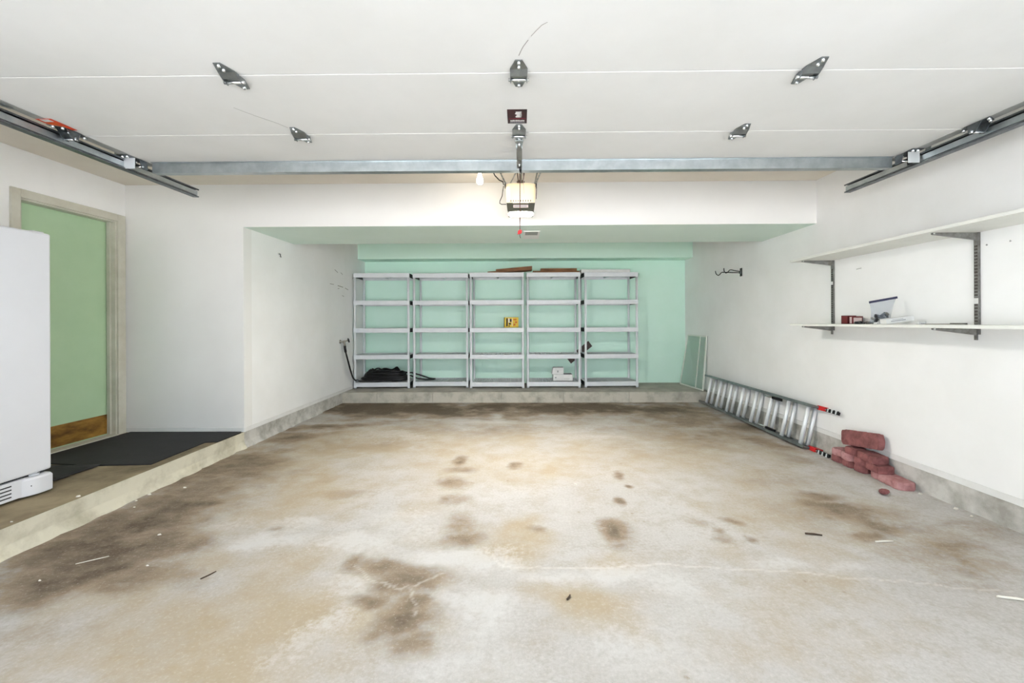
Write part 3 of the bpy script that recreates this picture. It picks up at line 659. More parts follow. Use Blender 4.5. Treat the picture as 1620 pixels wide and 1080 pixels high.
# tracks: roll-formed C channel, straight run, bend and upright, hung from the ceiling
def track(s, label):
    t = thing('door_track', label, 'track', (s * 2.47, Y0 + 0.05, 0.0), 'galvanised door tracks')
    zc_ = 2.189; R = 0.30; ya = Y0 + 0.09 + R
    path = [Vector((s*2.47, 3.16, zc_)), Vector((s*2.47, ya, zc_))]
    nrm = [Vector((0, 0, 1)), Vector((0, 0, 1))]
    for k in range(1, 9):
        an = k / 8 * PI / 2
        path.append(Vector((s*2.47, ya - R * math.sin(an), zc_ - R + R * math.cos(an)))); nrm.append(Vector((0, -math.sin(an), math.cos(an))))
    path.append(Vector((s*2.47, ya - R, 0.02))); nrm.append(Vector((0, -1, 0)))
    # section in (across x, along normal): web on the outside, lips inside
    sec = [(-0.024, -0.029), (-0.024, -0.025), (0.018, -0.029), (0.024, -0.02), (0.024, 0.02), (0.018, 0.029), (-0.024, 0.025), (-0.024, 0.029)]
    sec2 = [(-0.027, -0.031), (-0.027, -0.022), (-0.022, -0.022), (-0.022, -0.027), (0.017, -0.026), (0.021, -0.018), (0.021, 0.018), (0.017, 0.026), (-0.022, 0.027), (-0.022, 0.022), (-0.027, 0.022), (-0.027, 0.031), (0.019, 0.029), (0.024, 0.02), (0.024, -0.02), (0.019, -0.029)]
    mb = MB(); n = len(sec2); vs = []; fs = []
    for p, nn in zip(path, nrm):
        for (a, b) in sec2: vs.append(p + Vector((s * a, 0, 0)) + nn * b)
    for i in range(len(path) - 1):
        for k in range(n): fs.append((i*n + k, i*n + (k+1) % n, (i+1)*n + (k+1) % n, (i+1)*n + k))
    fs += [list(range(n)), [(len(path)-1)*n + k for k in range(n)]]
    mb.add(vs, fs)
    mb.build('rail', 'galvd', t)
    # lighter inner tread strip and splice plate
    MB().box((s*2.47 - 0.0195 if s > 0 else s*2.47 - 0.0205, 0.75, zc_ - 0.016), (s*2.47 + 0.0205 if s > 0 else s*2.47 + 0.0195, 3.155, zc_ + 0.016)).build('inner_web', 'galv', t)
    mb = MB().box((s*2.472 - 0.018, 2.47, zc_ - 0.0245), (s*2.472 + 0.018, 2.56, zc_ - 0.0215))
    mb.build('splice_plate', 'bolt', t)
    for yy in (2.485, 2.54):
        MB().lathe([(0.0, 0.008), (0.005, 0.007), (0.006, 0.0)], (s*2.468, yy, zc_ - 0.0215), n=8).build('bolt', 'galvd', t)
    # punched hanger angle up to the ceiling
    mb = MB().box((s*2.494 - (0.0 if s > 0 else 0.003), 2.55, zc_ - 0.01), (s*2.494 + (0.003 if s > 0 else 0.0), 2.585, ZCEIL)).box((s*2.494 - (0.0 if s > 0 else 0.03), 2.582, zc_ + 0.03), (s*2.494 + (0.03 if s > 0 else 0.0), 2.585, ZCEIL))
    mb.build('hanger_angle', 'galv', t)
    # counterbalance/side angle running above the rail near the camera
    mb = MB().box((s*2.455 - 0.012, 0.70, zc_ + 0.031), (s*2.455 + 0.025, 1.60, zc_ + 0.034))
    return t
track(-1, 'galvanised door track with an orange label near it, on the house side')
track(1, 'galvanised door track hanging over the wall shelves')

# ================================================================== DOOR OPENER
op = thing('garage_door_opener', 'ceiling mounted door opener with glowing cream cover and red pull handle', 'door opener', (0.012, 3.62, 2.10))
def tz(z, w0, w1): return w1 + (w0 - w1) * (z - 2.12) / (2.36 - 2.12)
cx = 0.012; YF, YR = 3.46, 3.66
def ring(z, y, w): return [(cx - w, y, z), (cx + w, y, z)]
mb = MB()
prof = [(2.115, 0.112), (2.19, 0.120), (2.355, 0.132)]
def slab(z0, z1, w0, w1, y0, y1, y0t=None):
    y0t = y0 if y0t is None else y0t
    return [(cx-w0, y0, z0), (cx+w0, y0, z0), (cx+w0, y1, z0), (cx-w0, y1, z0), (cx-w1, y0t, z1), (cx+w1, y0t, z1), (cx+w1, y1, z1), (cx-w1, y1, z1)]
BOXF = [(0,3,2,1),(4,5,6,7),(0,1,5,4),(1,2,6,5),(2,3,7,6),(3,0,4,7)]
MB().add(slab(2.19, 2.355, 0.118, 0.128, YF + 0.06, YR), BOXF).build('housing', 'opener', op)
# lit front cover: bowed panel
mb = MB(); vs = []; fs = []
nu, nv = 13, 7
for j in range(nv):
    t = j / (nv - 1); z = 2.185 + t * 0.175; w_ = 0.118 + t * 0.011
    for i in range(nu):
        q = -1 + 2 * i / (nu - 1)
        vs.append((cx + q * w_, YF + 0.055 * abs(q) ** 4 + 0.012 * t - 0.0, z - 0.006 * (1 - q * q) * t))
for j in range(nv - 1):
    for i in range(nu - 1): fs.append((j*nu + i, j*nu + i + 1, (j+1)*nu + i + 1, (j+1)*nu + i))
o = mb.add(vs, fs, 0, True).build('lens_cover', 'lens', op); o['label'] = 'glowing cream lamp cover'
md = o.modifiers.new('thick', 'SOLIDIFY'); md.thickness = 0.003; md.offset = -1
mb = MB()
for k in range(9): mb.box((cx - 0.082 + k * 0.0205 - 0.003, YF - 0.003, 2.197), (cx - 0.082 + k * 0.0205 + 0.003, YF + 0.002, 2.209))
mb.build('vent_slots', 'band', op)
bnd = MB().add(slab(2.118, 2.188, 0.108, 0.118, YF + 0.006, YR), BOXF).build('control_band', 'band', op)
MB().box((cx - 0.062, YF + 0.001, 2.148), (cx + 0.062, YF + 0.0065, 2.170)).build('name_label', 'pinklabel', bnd)
MB().box((cx - 0.055, YF + 0.0005, 2.155), (cx + 0.05, YF + 0.0012, 2.163)).build('faded_lettering', 'print', bnd)
vs = []; fs = []; mb = MB()
for j, (z, w_) in enumerate(((2.118, 0.104), (2.1165, 0.100), (2.112, 0.075), (2.109, 0.0))):
    for k in range(24):
        an = 2 * PI * k / 24
        vs.append((cx + w_ * math.copysign(abs(math.cos(an)) ** 0.6, math.cos(an)), (YF + 0.105) + w_ * 0.85 * math.copysign(abs(math.sin(an)) ** 0.6, math.sin(an)), z))
for j in range(3):
    for k in range(24): fs.append((j*24 + k, j*24 + (k+1) % 24, (j+1)*24 + (k+1) % 24, (j+1)*24 + k))
MB().add(vs, fs, 0, True).build('bottom_lens', 'lensbot', op)
# boom rail above the door with chain each side, trolley
MB().bar((cx, Y0 + 0.02, 2.395), (cx, 3.60, 2.375), 0.022, 0.03).build('boom_rail', 'galvd', op)
for s in (-1, 1):
    MB().tube([(cx + s*0.028, Y0 + 0.1, 2.405), (cx + s*0.028, 2.9, 2.395), (cx + s*0.026, 3.3, 2.372), (cx + s*0.018, 3.47, 2.358)], 0.005, 6).build('drive_chain', 'rust', op)
MB().lathe([(0.0, -0.008), (0.03, -0.008), (0.034, 0.0), (0.03, 0.008), (0.0, 0.008)], (cx, 3.50, 2.372), n=16).build('sprocket', 'rust', op)
MB().cbox((cx - 0.02, 2.84, 2.345), (cx + 0.02, 2.96, 2.38), 0.004).build('trolley', 'galvd', op)
# door arm: flat bar along the door, then bent link up to the trolley
mb = MB()
mb.prism([(-0.024, 2.288, 2.196), (0.024, 2.288, 2.196), (0.017, 2.34, 2.19), (0.017, 2.60, 2.160), (-0.015, 2.60, 2.160), (-0.015, 2.34, 2.19)], (0, 0, -0.004))
mb.bar((-0.013, 2.34, 2.180), (-0.013, 2.60, 2.150), 0.003, 0.016).bar((0.015, 2.34, 2.180), (0.015, 2.60, 2.150), 0.003, 0.016)
arm = mb.build('door_arm', 'galv', op)
for yy, zz in ((2.32, 2.188), (2.55, 2.161)):
    MB().lathe([(0.0, -0.012), (0.006, -0.010), (0.008, 0.0)], (0.001, yy, zz), n=8).build('bolt', 'bolt', arm)
MB().tube([(0.006, 2.57, 2.145), (0.008, 2.66, 2.150), (0.010, 2.74, 2.18), (0.012, 2.82, 2.26), (0.012, 2.89, 2.345)], 0.007, 8).build('curved_link', 'black', op)
# hanging straps
for (a, b) in (((-0.115, 3.50, 2.36), (-0.215, 3.30, ZCEIL)), ((0.138, 3.50, 2.36), (0.235, 3.30, ZCEIL)), ((-0.10, 3.62, 2.355), (-0.03, 3.72, ZCEIL)), ((0.125, 3.62, 2.355), (0.16, 3.72, ZCEIL))):
    mb = MB(); a = Vector(a); b = Vector(b); nseg = 9
    for k in range(nseg):          # punched strap: short links with holes between
        p, q = a.lerp(b, k / nseg), a.lerp(b, (k + 0.78) / nseg)
        mb.bar(p, q, 0.014, 0.003)
    mb.bar(a, b, 0.003, 0.003)
    mb.build('hanger_strap', 'galv', op)
for s in (-1, 1):
    MB().cbox((cx + s*0.13 - 0.006, 3.50, 2.335), (cx + s*0.13 + 0.006, 3.56, 2.37), 0.002).build('mounting_ear', 'galvd', op)
# cables
MB().tube([(-0.33, 3.30, ZCEIL - 0.01), (-0.31, 3.32, 2.44), (-0.28, 3.33, 2.417), (-0.23, 3.33, 2.42), (-0.20, 3.33, 2.44), (-0.20, 3.34, ZCEIL - 0.01)], 0.0035, 6).build('power_cable', 'wire', op)
MB().tube([(-0.235, 3.36, ZCEIL - 0.01), (-0.225, 3.38, 2.45), (-0.20, 3.42, 2.40), (-0.165, 3.46, 2.375), (-0.138, 3.48, 2.37), (-0.13, 3.5, 2.35)], 0.005, 6).build('power_cable', 'wire', op)
MB().tube([(-0.13, 3.47, 2.33), (-0.137, 3.45, 2.28), (-0.142, 3.45, 2.24), (-0.160, 3.45, 2.20), (-0.162, 3.45, 2.18), (-0.145, 3.45, 2.172), (-0.108, 3.46, 2.175)], 0.0035, 6).build('sensor_cable', 'wire', op)
MB().tube([(0.146, 3.5, 2.33), (0.143, 3.48, 2.28), (0.14, 3.47, 2.22)], 0.003, 6).build('sensor_cable', 'rust', op)
MB().tube([(-0.075, 3.47, 2.12), (-0.08, 3.46, 2.08), (-0.072, 3.45, 2.045), (-0.055, 3.45, 2.02), (-0.04, 3.45, 2.012)], 0.0013, 5).build('antenna_wire', 'faint', op)
# release cord and handle
pc = MB().tube([(0.006, 2.89, 2.345), (0.005, 2.89, 2.1), (0.004, 2.89, 1.835)], 0.0030, 6).build('release_cord', 'cord', op)
MB().tube([(0.024, 2.92, 2.345), (0.028, 2.92, 2.2), (0.034, 2.92, 2.10)], 0.0018, 6).build('loose_cord', 'pinklabel', op)
hd = MB().prism([(-0.013, 2.885, 1.806), (-0.010, 2.885, 1.828), (0.0, 2.885, 1.838), (0.017, 2.885, 1.834), (0.016, 2.885, 1.816), (0.004, 2.885, 1.808)], (0, 0.012, 0)).build('pull_handle', 'red', op)
MB().tube([(0.002, 2.89, 1.806), (0.003, 2.89, 1.792), (0.008, 2.89, 1.78)], 0.0018, 5).build('cord_tail', 'cord', op)

# bare bulb on the ceiling
lbp = thing('light_bulb', 'bare lit light bulb in a porcelain ceiling socket left of the opener', 'light bulb', (-0.335, 3.55, ZCEIL))
MB().lathe([(0.0, 0.0), (0.055, 0.0), (0.055, -0.012), (0.03, -0.03), (0.022, -0.045), (0.0, -0.045)], (-0.335, 3.55, ZCEIL), n=20).build('socket', 'socket', lbp)
MB().lathe([(0.014, 0.012), (0.014, -0.012), (0.018, -0.03), (0.028, -0.055), (0.0305, -0.07), (0.028, -0.085), (0.018, -0.098), (0.0, -0.103)], (-0.335, 3.55, ZCEIL - 0.056), n=20).build('glass_bulb', 'bulb', lbp)
ld = bpy.data.lights.new('bulb_light', 'POINT'); ld.energy = BULB_W; ld.color = (1.0, 0.88, 0.70); ld.shadow_soft_size = 0.03
lo = bpy.data.objects.new('bulb_light', ld); COL.objects.link(lo); lo.parent = lbp; lo.location = (0, 0, -0.19)

# ceiling register under the beam
rg = thing('ceiling_register', 'small white rectangular register set in the pale green underside of the beam', 'vent', (0.125, 4.42, ZB))
MB().box((0.04, 4.23, ZB - 0.004), (0.06, 4.62, ZB)).box((0.19, 4.23, ZB - 0.004), (0.21, 4.62, ZB)).box((0.06, 4.23, ZB - 0.004), (0.19, 4.26, ZB)).box((0.06, 4.59, ZB - 0.004), (0.19, 4.62, ZB)).build('frame', 'register', rg)
MB().box((0.06, 4.26, ZB - 0.0025), (0.19, 4.42, ZB - 0.0005)).build('louver_panel', 'louver', rg)
MB().box((0.06, 4.42, ZB - 0.003), (0.19, 4.59, ZB - 0.0005)).build('cover_panel', 'register', rg)
for k in range(4):
    MB().bar((0.063, 4.285 + k * 0.035, ZB - 0.004), (0.187, 4.285 + k * 0.035, ZB - 0.004), 0.01, 0.0015).build('louver', 'louver', rg)

# ================================================================== SHELVING UNITS
SW, SDp, SH = 0.85, 0.44, 1.825          # post centres across and deep, height
LEV = [0.095, 0.53, 0.951, 1.39, 1.825]  # top of each shelf
def make_unit():
    t = thing('shelving_unit', 'x', 'shelving unit', (0, 0, 0), 'grey plastic shelving units on the step')
    R_ = 0.0185
    for sx in (-1, 1):
        for yy in (0.0, SDp):
            x = sx * SW / 2
            mb = MB(); z0 = 0.0
            prof = [(0.0, 0.0), (R_ + 0.004, 0.0), (R_ + 0.004, 0.03), (R_, 0.034)]
            for L in LEV[:-1]:
                prof += [(R_, L - 0.078), (R_ + 0.003, L - 0.07), (R_ + 0.003, L + 0.01), (R_, L + 0.018)]
            prof += [(R_, SH - 0.06), (0.0, SH - 0.06)]
            mb.lathe(prof, (x, yy, 0), n=12)
            mb.build('post', 'plastic', t, local=True)
    for i, L in enumerate(LEV):
        hw, y0, y1, fh = SW / 2 + 0.019, -0.021, SDp + 0.021, 0.07
        mb = MB()
        mb.cbox((-hw, y0, L - fh), (hw, y0 + 0.014, L), 0.004).cbox((-hw, y1 - 0.014, L - fh), (hw, y1, L), 0.004)
        mb.box((-hw, y0 + 0.01, L - 0.02), (-hw + 0.03, y1 - 0.01, L - 0.002)).box((hw - 0.03, y0 + 0.01, L - 0.02), (hw, y1 - 0.01, L - 0.002))
        mb.box((-hw + 0.02, y0 + 0.012, L - 0.028), (hw - 0.02, y0 + 0.03, L - 0.004)).box((-hw + 0.02, y1 - 0.03, L - 0.028), (hw - 0.02, y1 - 0.012, L - 0.004))
        mb.box((-0.012, y0 + 0.01, L - 0.05), (0.012, y1 - 0.01, L - 0.012))
        sh = mb.build('shelf', 'plastic', t, local=True)
        g = MB(); n = 27
        for k in range(n):
            x = -hw + 0.035 + (2 * hw - 0.07) * k / (n - 1)
            g.box((x - 0.0055, y0 + 0.02, L - 0.014), (x + 0.0055, y1 - 0.02, L - 0.003))
        for yy in (0.11, 0.22, 0.33): g.box((-hw + 0.02, yy - 0.006, L - 0.02), (hw - 0.02, yy + 0.006, L - 0.012))
        g = g.build('grating', 'grate', sh, local=True); g['kind'] = 'stuff'
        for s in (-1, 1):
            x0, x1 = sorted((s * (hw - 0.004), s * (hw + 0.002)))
            MB().box((x0, 0.022, L - fh + 0.004), (x1, SDp - 0.022, L - 0.004)).build('side_shade', 'black', sh, local=True)  # near-black colour stands in for shade on the shelf sides
    return t
def unit_at(t, xl, yl, xr, yr, label):
    t.location = ((xl + xr) / 2, (yl + yr) / 2, ZCUR + 0.002)
    t.rotation_euler = (0, 0, math.atan2(yr - yl, xr - xl))
    t.scale = (math.hypot(xr - xl, yr - yl) / SW, 1, 0.997)
    t['label'] = label
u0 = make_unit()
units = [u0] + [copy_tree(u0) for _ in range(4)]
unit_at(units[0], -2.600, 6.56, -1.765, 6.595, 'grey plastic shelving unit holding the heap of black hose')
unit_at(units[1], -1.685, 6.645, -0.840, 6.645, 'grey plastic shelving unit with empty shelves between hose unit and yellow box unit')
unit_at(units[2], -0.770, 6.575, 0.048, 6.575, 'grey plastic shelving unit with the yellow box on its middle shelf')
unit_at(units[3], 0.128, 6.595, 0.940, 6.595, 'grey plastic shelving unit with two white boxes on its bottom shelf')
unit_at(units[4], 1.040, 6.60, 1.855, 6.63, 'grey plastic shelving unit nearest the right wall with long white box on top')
UZ = ZCUR + 0.002

# ---- hose heap on the lowest shelf, running up to the tap
hz = UZ + LEV[0]
pts = []
for L in range(11):
    lift = 0.016 + L * 0.0125
    ax = 0.385 - 0.012 * L + random.uniform(-0.02, 0.02); ay = 0.165 - 0.004 * L + random.uniform(-0.015, 0.01)
    ph = random.uniform(-0.3, 0.3); n = 44
    for k in range(n):
        an = 2 * PI * k / n
        px = -2.185 + ax * math.copysign(abs(math.cos(an)) ** 0.75, math.cos(an)) + 0.012 * math.sin(3 * an + L)
        py = 6.785 + ay * math.copysign(abs(math.sin(an)) ** 0.8, math.sin(an))
        pz = hz + lift + 0.0125 * k / n + 0.016 * max(0, math.sin(an * 2 + L * 1.7 + ph)) * (0.3 + L / 11)
        pts.append((px, py, pz))
hs = thing('garden_hose', 'black rubber hose heaped on the bottom shelf and running up to the wall tap', 'hose', (-2.2, 6.78, hz))
MB().tube(pts, 0.0125, 7).build('coil', 'hose', hs)
pts = []
for L in range(5):
    n = 40
    for k in range(n):
        an = 2 * PI * k / n
        pts.append((-2.20 + (0.33 - 0.03 * L) * math.cos(an + L), 6.80 + (0.13 - 0.01 * L) * math.sin(an + L), hz + 0.10 + 0.018 * L + 0.02 * math.sin(2 * an + 2 * L) + 0.02 * math.sin(5 * an)))
MB().tube(pts, 0.012, 7).build('coil', 'hose', hs)
# loop that strays on to the neighbouring unit
MB().tube([(-1.98, 6.70, hz + 0.06), (-1.85, 6.68, hz + 0.085), (-1.76, 6.70, hz + 0.09), (-1.66, 6.76, hz + 0.035), (-1.55, 6.80, hz + 0.014), (-1.42, 6.83, hz + 0.012), (-1.40, 6.87, hz + 0.012), (-1.5, 6.90, hz + 0.02), (-1.66, 6.87, hz + 0.08), (-1.78, 6.84, hz + 0.12), (-1.95, 6.82, hz + 0.13)], 0.012, 8).build('stray_loop', 'hose', hs)
feed = [(-2.585, 6.135, 0.855), (-2.582, 6.15, 0.78), (-2.574, 6.20, 0.66), (-2.568, 6.27, 0.52), (-2.567, 6.36, 0.38), (-2.567, 6.44, 0.315), (-2.55, 6.505, 0.285), (-2.47, 6.525, 0.275), (-2.36, 6.56, 0.272), (-2.2, 6.63, hz + 0.022), (-2.05, 6.66, hz + 0.03)]
fp = []
for i in range(len(feed) - 1):
    p0, p1, p2, p3 = (Vector(feed[max(0, min(len(feed) - 1, i + q))]) for q in (-1, 0, 1, 2))
    for k in range(5):
        t = k / 5
        fp.append(0.5 * ((2 * p1) + (-p0 + p2) * t + (2*p0 - 5*p1 + 4*p2 - p3) * t * t + (-p0 + 3*p1 - 3*p2 + p3) * t ** 3))
fp.append(Vector(feed[-1]))
MB().tube(fp, 0.0125, 8).build('feed_run', 'hose', hs)
MB().tube(fp[:7], 0.018, 10).build('bend_guard', 'black', hs)
MB().lathe([(0.0, -0.02), (0.02, -0.02), (0.022, 0.0), (0.02, 0.02), (0.0, 0.02)], (-2.548, 6.505, 0.288), (1, 0.3, 0), 12).build('hose_coupling', 'galvd', hs)
# ---- tap
fc = thing('wall_tap', 'brass garden tap with round black handle on the left recess wall', 'tap', (XL, 6.12, 0.905))
MB().lathe([(0.0, 0.0), (0.028, 0.0), (0.028, 0.006), (0.012, 0.01), (0.012, 0.05), (0.017, 0.052), (0.017, 0.075), (0.0, 0.078)], (XL, 6.12, 0.915), (1, 0, 0), 14).build('flange', 'brass', fc)
MB().tube([(XL + 0.045, 6.12, 0.915), (XL + 0.06, 6.125, 0.905), (XL + 0.063, 6.132, 0.88), (XL + 0.063, 6.135, 0.85)], [0.014, 0.015, 0.015, 0.017], 10).build('spout', 'brass', fc)
MB().tube([(XL + 0.045, 6.12, 0.915), (XL + 0.10, 6.16, 0.93)], 0.007, 8).build('stem', 'brass', fc)
hw_ = MB(); ax = Vector((0.78, 0.55, 0.25))
hw_.lathe([(0.0, -0.008), (0.02, -0.008), (0.033, -0.004), (0.036, 0.002), (0.033, 0.009), (0.02, 0.006), (0.0, 0.008)], (XL + 0.105, 6.165, 0.932), ax, 14)
hw_.build('handle_wheel', 'black', fc)

# ---- things on the shelves
z3 = UZ + LEV[2]
bx = thing('carton', 'small yellow printed carton on the middle shelf', 'box', (-0.14, 6.79, z3))
R0 = Matrix.Translation((-0.14, 6.79, z3)) @ Matrix.Rotation(0.14, 4, 'Z')
MB().cbox((-0.112, -0.06, 0.0), (0.112, 0.06, 0.165), 0.003, mt=R0).build('carton_body', 'yellow', bx)
MB().box((-0.088, -0.0612, 0.02), (-0.062, -0.0601, 0.15), mt=R0).box((-0.045, -0.0612, 0.045), (-0.012, -0.0601, 0.075), mt=R0).box((-0.03, -0.0612, 0.09), (0.0, -0.0601, 0.14), mt=R0).box((-0.05, -0.0612, 0.015), (-0.03, -0.0601, 0.035), mt=R0).build('dark_print', 'ink', bx)
MB().box((-0.052, -0.0614, 0.078), (-0.034, -0.0602, 0.15), mt=R0).box((0.004, -0.0614, 0.02), (0.012, -0.0602, 0.15), mt=R0).build('pale_print', 'white', bx)
MB().box((0.03, -0.0612, 0.03), (0.06, -0.0601, 0.06), mt=R0).box((0.055, -0.0612, 0.07), (0.09, -0.0601, 0.10), mt=R0).box((0.03, -0.0612, 0.115), (0.08, -0.0601, 0.14), mt=R0).build('orange_print', 'orangeink', bx)
z1 = UZ + LEV[0]
b1 = thing('flat_box', 'flat white cardboard box lying on the bottom shelf grating', 'box', (0.70, 6.80, z1))
MB().cbox((0.535, 6.70, z1), (0.845, 6.90, z1 + 0.098), 0.003).build('box_body', 'white', b1)
MB().box((0.54, 6.705, z1 + 0.0982), (0.84, 6.895, z1 + 0.0995)).build('lid', 'boxtop', b1)
MB().box((0.56, 6.6992, z1 + 0.04), (0.585, 6.70, z1 + 0.06)).build('printed_mark', 'print', b1)
MB().box((0.70, 6.6992, z1 + 0.03), (0.80, 6.70, z1 + 0.034)).build('printed_line', 'print', b1)
zt_ = z1 + 0.1
b2 = thing('small_box', 'small white box with slanted side resting on the flat white box', 'box', (0.615, 6.79, zt_))
MB().prism([(0.515, 6.73, zt_), (0.702, 6.73, zt_), (0.702, 6.73, zt_ + 0.105), (0.535, 6.73, zt_ + 0.105)], (0, 0.13, 0)).build('box_body', 'white', b2)
MB().box((0.54, 6.735, zt_ + 0.1055), (0.70, 6.855, zt_ + 0.107)).build('lid', 'boxtop', b2)
MB().box((0.60, 6.7292, zt_ + 0.03), (0.62, 6.73, zt_ + 0.06)).build('print', 'print', b2)
# dark board wedged across the back of two units
p = [(1.165, 7.112, 0.868), (1.232, 7.112, 0.778), (0.868, 7.112, 0.482), (0.802, 7.112, 0.570)]
mb = MB().prism(p, (0, 0.012, 0))
tag(mb.build('board', 'card'), 'dark brown board slanting behind the two right-hand shelving units', 'board')
# timber and box on top
zt = UZ + SH * 0.997 + 0.001
def plank(y, x0, x1, z0, z1, th, wd):
    return MB().add([(x0, y, z0), (x1, y, z1), (x1, y + wd, z1), (x0, y + wd, z0), (x0, y, z0 + th), (x1, y, z1 + th), (x1, y + wd, z1 + th), (x0, y + wd, z0 + th)], BOXF)
t = thing('wooden_board', 'brown wooden board tilted up at its right end on the yellow box unit', 'board', (-0.15, 6.75, zt))
plank(6.68, -0.38, 0.20, zt + 0.006, zt + 0.056, 0.058, 0.22).build('plank', 'wood', t)
plank(6.64, -0.51, -0.34, zt, zt + 0.012, 0.022, 0.2).build('splintered_end', 'wood', t)
t = thing('wooden_board', 'brown wooden board lying flat across the top of the fourth shelving unit', 'board', (0.55, 6.75, zt))
plank(6.66, 0.21, 0.95, zt, zt, 0.034, 0.24).build('plank', 'wood', t)
plank(6.70, 0.34, 0.92, zt + 0.035, zt + 0.035, 0.042, 0.18).build('upper_plank', 'wood', t)
t = thing('long_box', 'long flat white box lying on top of the shelving unit nearest the right wall', 'box', (1.4, 6.8, zt))
MB().cbox((0.985, 6.68, zt), (1.765, 6.93, zt + 0.055), 0.004).build('box_body', 'white', t)
MB().box((1.765, 6.685, zt + 0.004), (1.768, 6.925, zt + 0.051)).build('dark_end', 'gap', t)

# ================================================================== LEFT SIDE: FREEZER, MATS
FX, FY0, FY1 = -2.95, 1.83, 2.60
fr = thing('upright_freezer', 'tall white upright freezer standing on the platform before the green door', 'freezer', (-3.35, 2.2, ZCUR))
MB().cbox((-3.70, FY0, ZCUR + 0.03), (-3.025, FY1, 1.745), 0.006).build('cabinet', 'appliance', fr)
MB().box((-3.027, FY0 + 0.008, 0.30), (-3.012, FY1 - 0.008, 1.742)).build('door_gasket', 'gap', fr)
dr = MB().cbox((-3.012, FY0, 0.292), (FX, FY1, 1.763), 0.012).build('door', 'appliance', fr)
MB().box((-3.0, FY0 + 0.05, 1.0), (-2.9, FY0 + 0.075, 1.35)).box((-2.95, FY0 + 0.05, 1.0), (-2.9, FY0 + 0.08, 1.03)).build('handle', 'appliance', dr)
MB().cbox((-3.06, FY1 - 0.07, 1.763), (-2.985, FY1 - 0.008, 1.775), 0.003).build('hinge_cover', 'appliance', fr)
MB().box((-3.05, FY0 + 0.004, 0.262), (-2.985, FY1 - 0.012, 0.296)).build('toe_gap', 'gap', fr)
# toe grille with slots and a bulging corner
mb = MB()
mb.cbox((-3.02, FY0, 0.170), (-2.962, FY1 - 0.125, 0.278), 0.004)
gr_ = mb.build('toe_grille', 'appliance', fr)
for k in range(4):
    MB().box((-2.9632, FY0 + 0.06, 0.189 + k * 0.021), (-2.9612, FY1 - 0.20, 0.196 + k * 0.021)).build('slot', 'gap', gr_)
vs = []; fs = []; nn = 14
for j, z in enumerate((0.166, 0.170, 0.262, 0.272, 0.276)):
    ins = (0.006, 0.0, 0.0, 0.006, 0.02)[j]
    for k in range(nn):
        t = k / (nn - 1)
        yy = FY1 - 0.15 + 0.152 * t
        xo = -2.962 + 0.030 * math.sin(min(1, t * 1.9) * PI / 2) * (1 if t < 0.88 else 1 - ((t - 0.88) / 0.12) ** 2 * 0.7)
        vs.append((xo - ins, yy - (ins if t > 0.9 else 0), z))
    vs.append((-3.05, FY1 + 0.0, z)); vs.append((-3.05, FY1 - 0.15, z))
P = nn + 2
for j in range(4):
    for k in range(P): fs.append((j*P + k, j*P + (k+1) % P, (j+1)*P + (k+1) % P, (j+1)*P + k))
fs += [list(range(P)), [4*P + k for k in range(P)]]
cc = MB().add(vs, fs).build('grille_corner', 'appliance', gr_)
MB().lathe([(0.0, 0.003), (0.004, 0.002), (0.004, 0.0)], (-2.945, FY1 - 0.115, 0.225), (1, 0, 0), 8).build('screw', 'gap', gr_)
mb = MB().cyl((-2.985, FY1 - 0.07, 0.276), (-2.985, FY1 - 0.07, 0.293), 0.016, 12).cyl((-2.985, FY1 - 0.07, 0.276), (-2.985, FY1 - 0.07, 0.284), 0.026, 12)
mb.build('lower_hinge', 'appliance', fr)
for (x, y) in ((-3.06, FY0 + 0.06), (-3.06, FY1 - 0.06), (-3.64, FY0 + 0.06), (-3.64, FY1 - 0.06)):
    MB().cyl((x, y, ZCUR), (x, y, ZCUR + 0.032), 0.018, 10).build('foot', 'gap', fr)
# mats
zm = ZCUR + 0.001
mb = MB().prism([(-3.745, 3.10, zm), (-3.12, 3.035, zm), (-2.73, 3.06, zm), (-2.752, 3.62, zm), (-2.655, 3.64, zm), (-2.655, 3.935, zm), (-2.67, 3.968, zm), (-3.735, 3.965, zm)], (0, 0, 0.007))
tag(mb.build('floor_mat', 'mat'), 'large black rubber mat in front of the green door', 'mat')
mb = MB(); xs_ = np.linspace(-3.74, -3.08, 14); vs = []; fs = []
for i, x in enumerate(xs_):
    for j in range(6):
        t = j / 5; ya = 2.74 + 0.05 * t; y = 2.70 + t * (0.30 + 0.06 * (x + 3.74))
        vs.append((x, y - 0.05 * max(0, (x + 3.2) / 0.12) * (1 - t) * 0 + 0.06 * max(0, x + 3.25) * (1 - t), zm + 0.009 + 0.006 * abs(math.sin(i * 1.3 + j * 2.1))))
for i in range(13):
    for j in range(5): fs.append((i*6 + j, (i+1)*6 + j, (i+1)*6 + j + 1, i*6 + j + 1))
o = mb.add(vs, fs, 0, True).build('floor_mat', 'mat')
md = o.modifiers.new('thick', 'SOLIDIFY'); md.thickness = 0.005
tag(o, 'rumpled black rubber mat scrap at the corner of the freezer', 'mat')

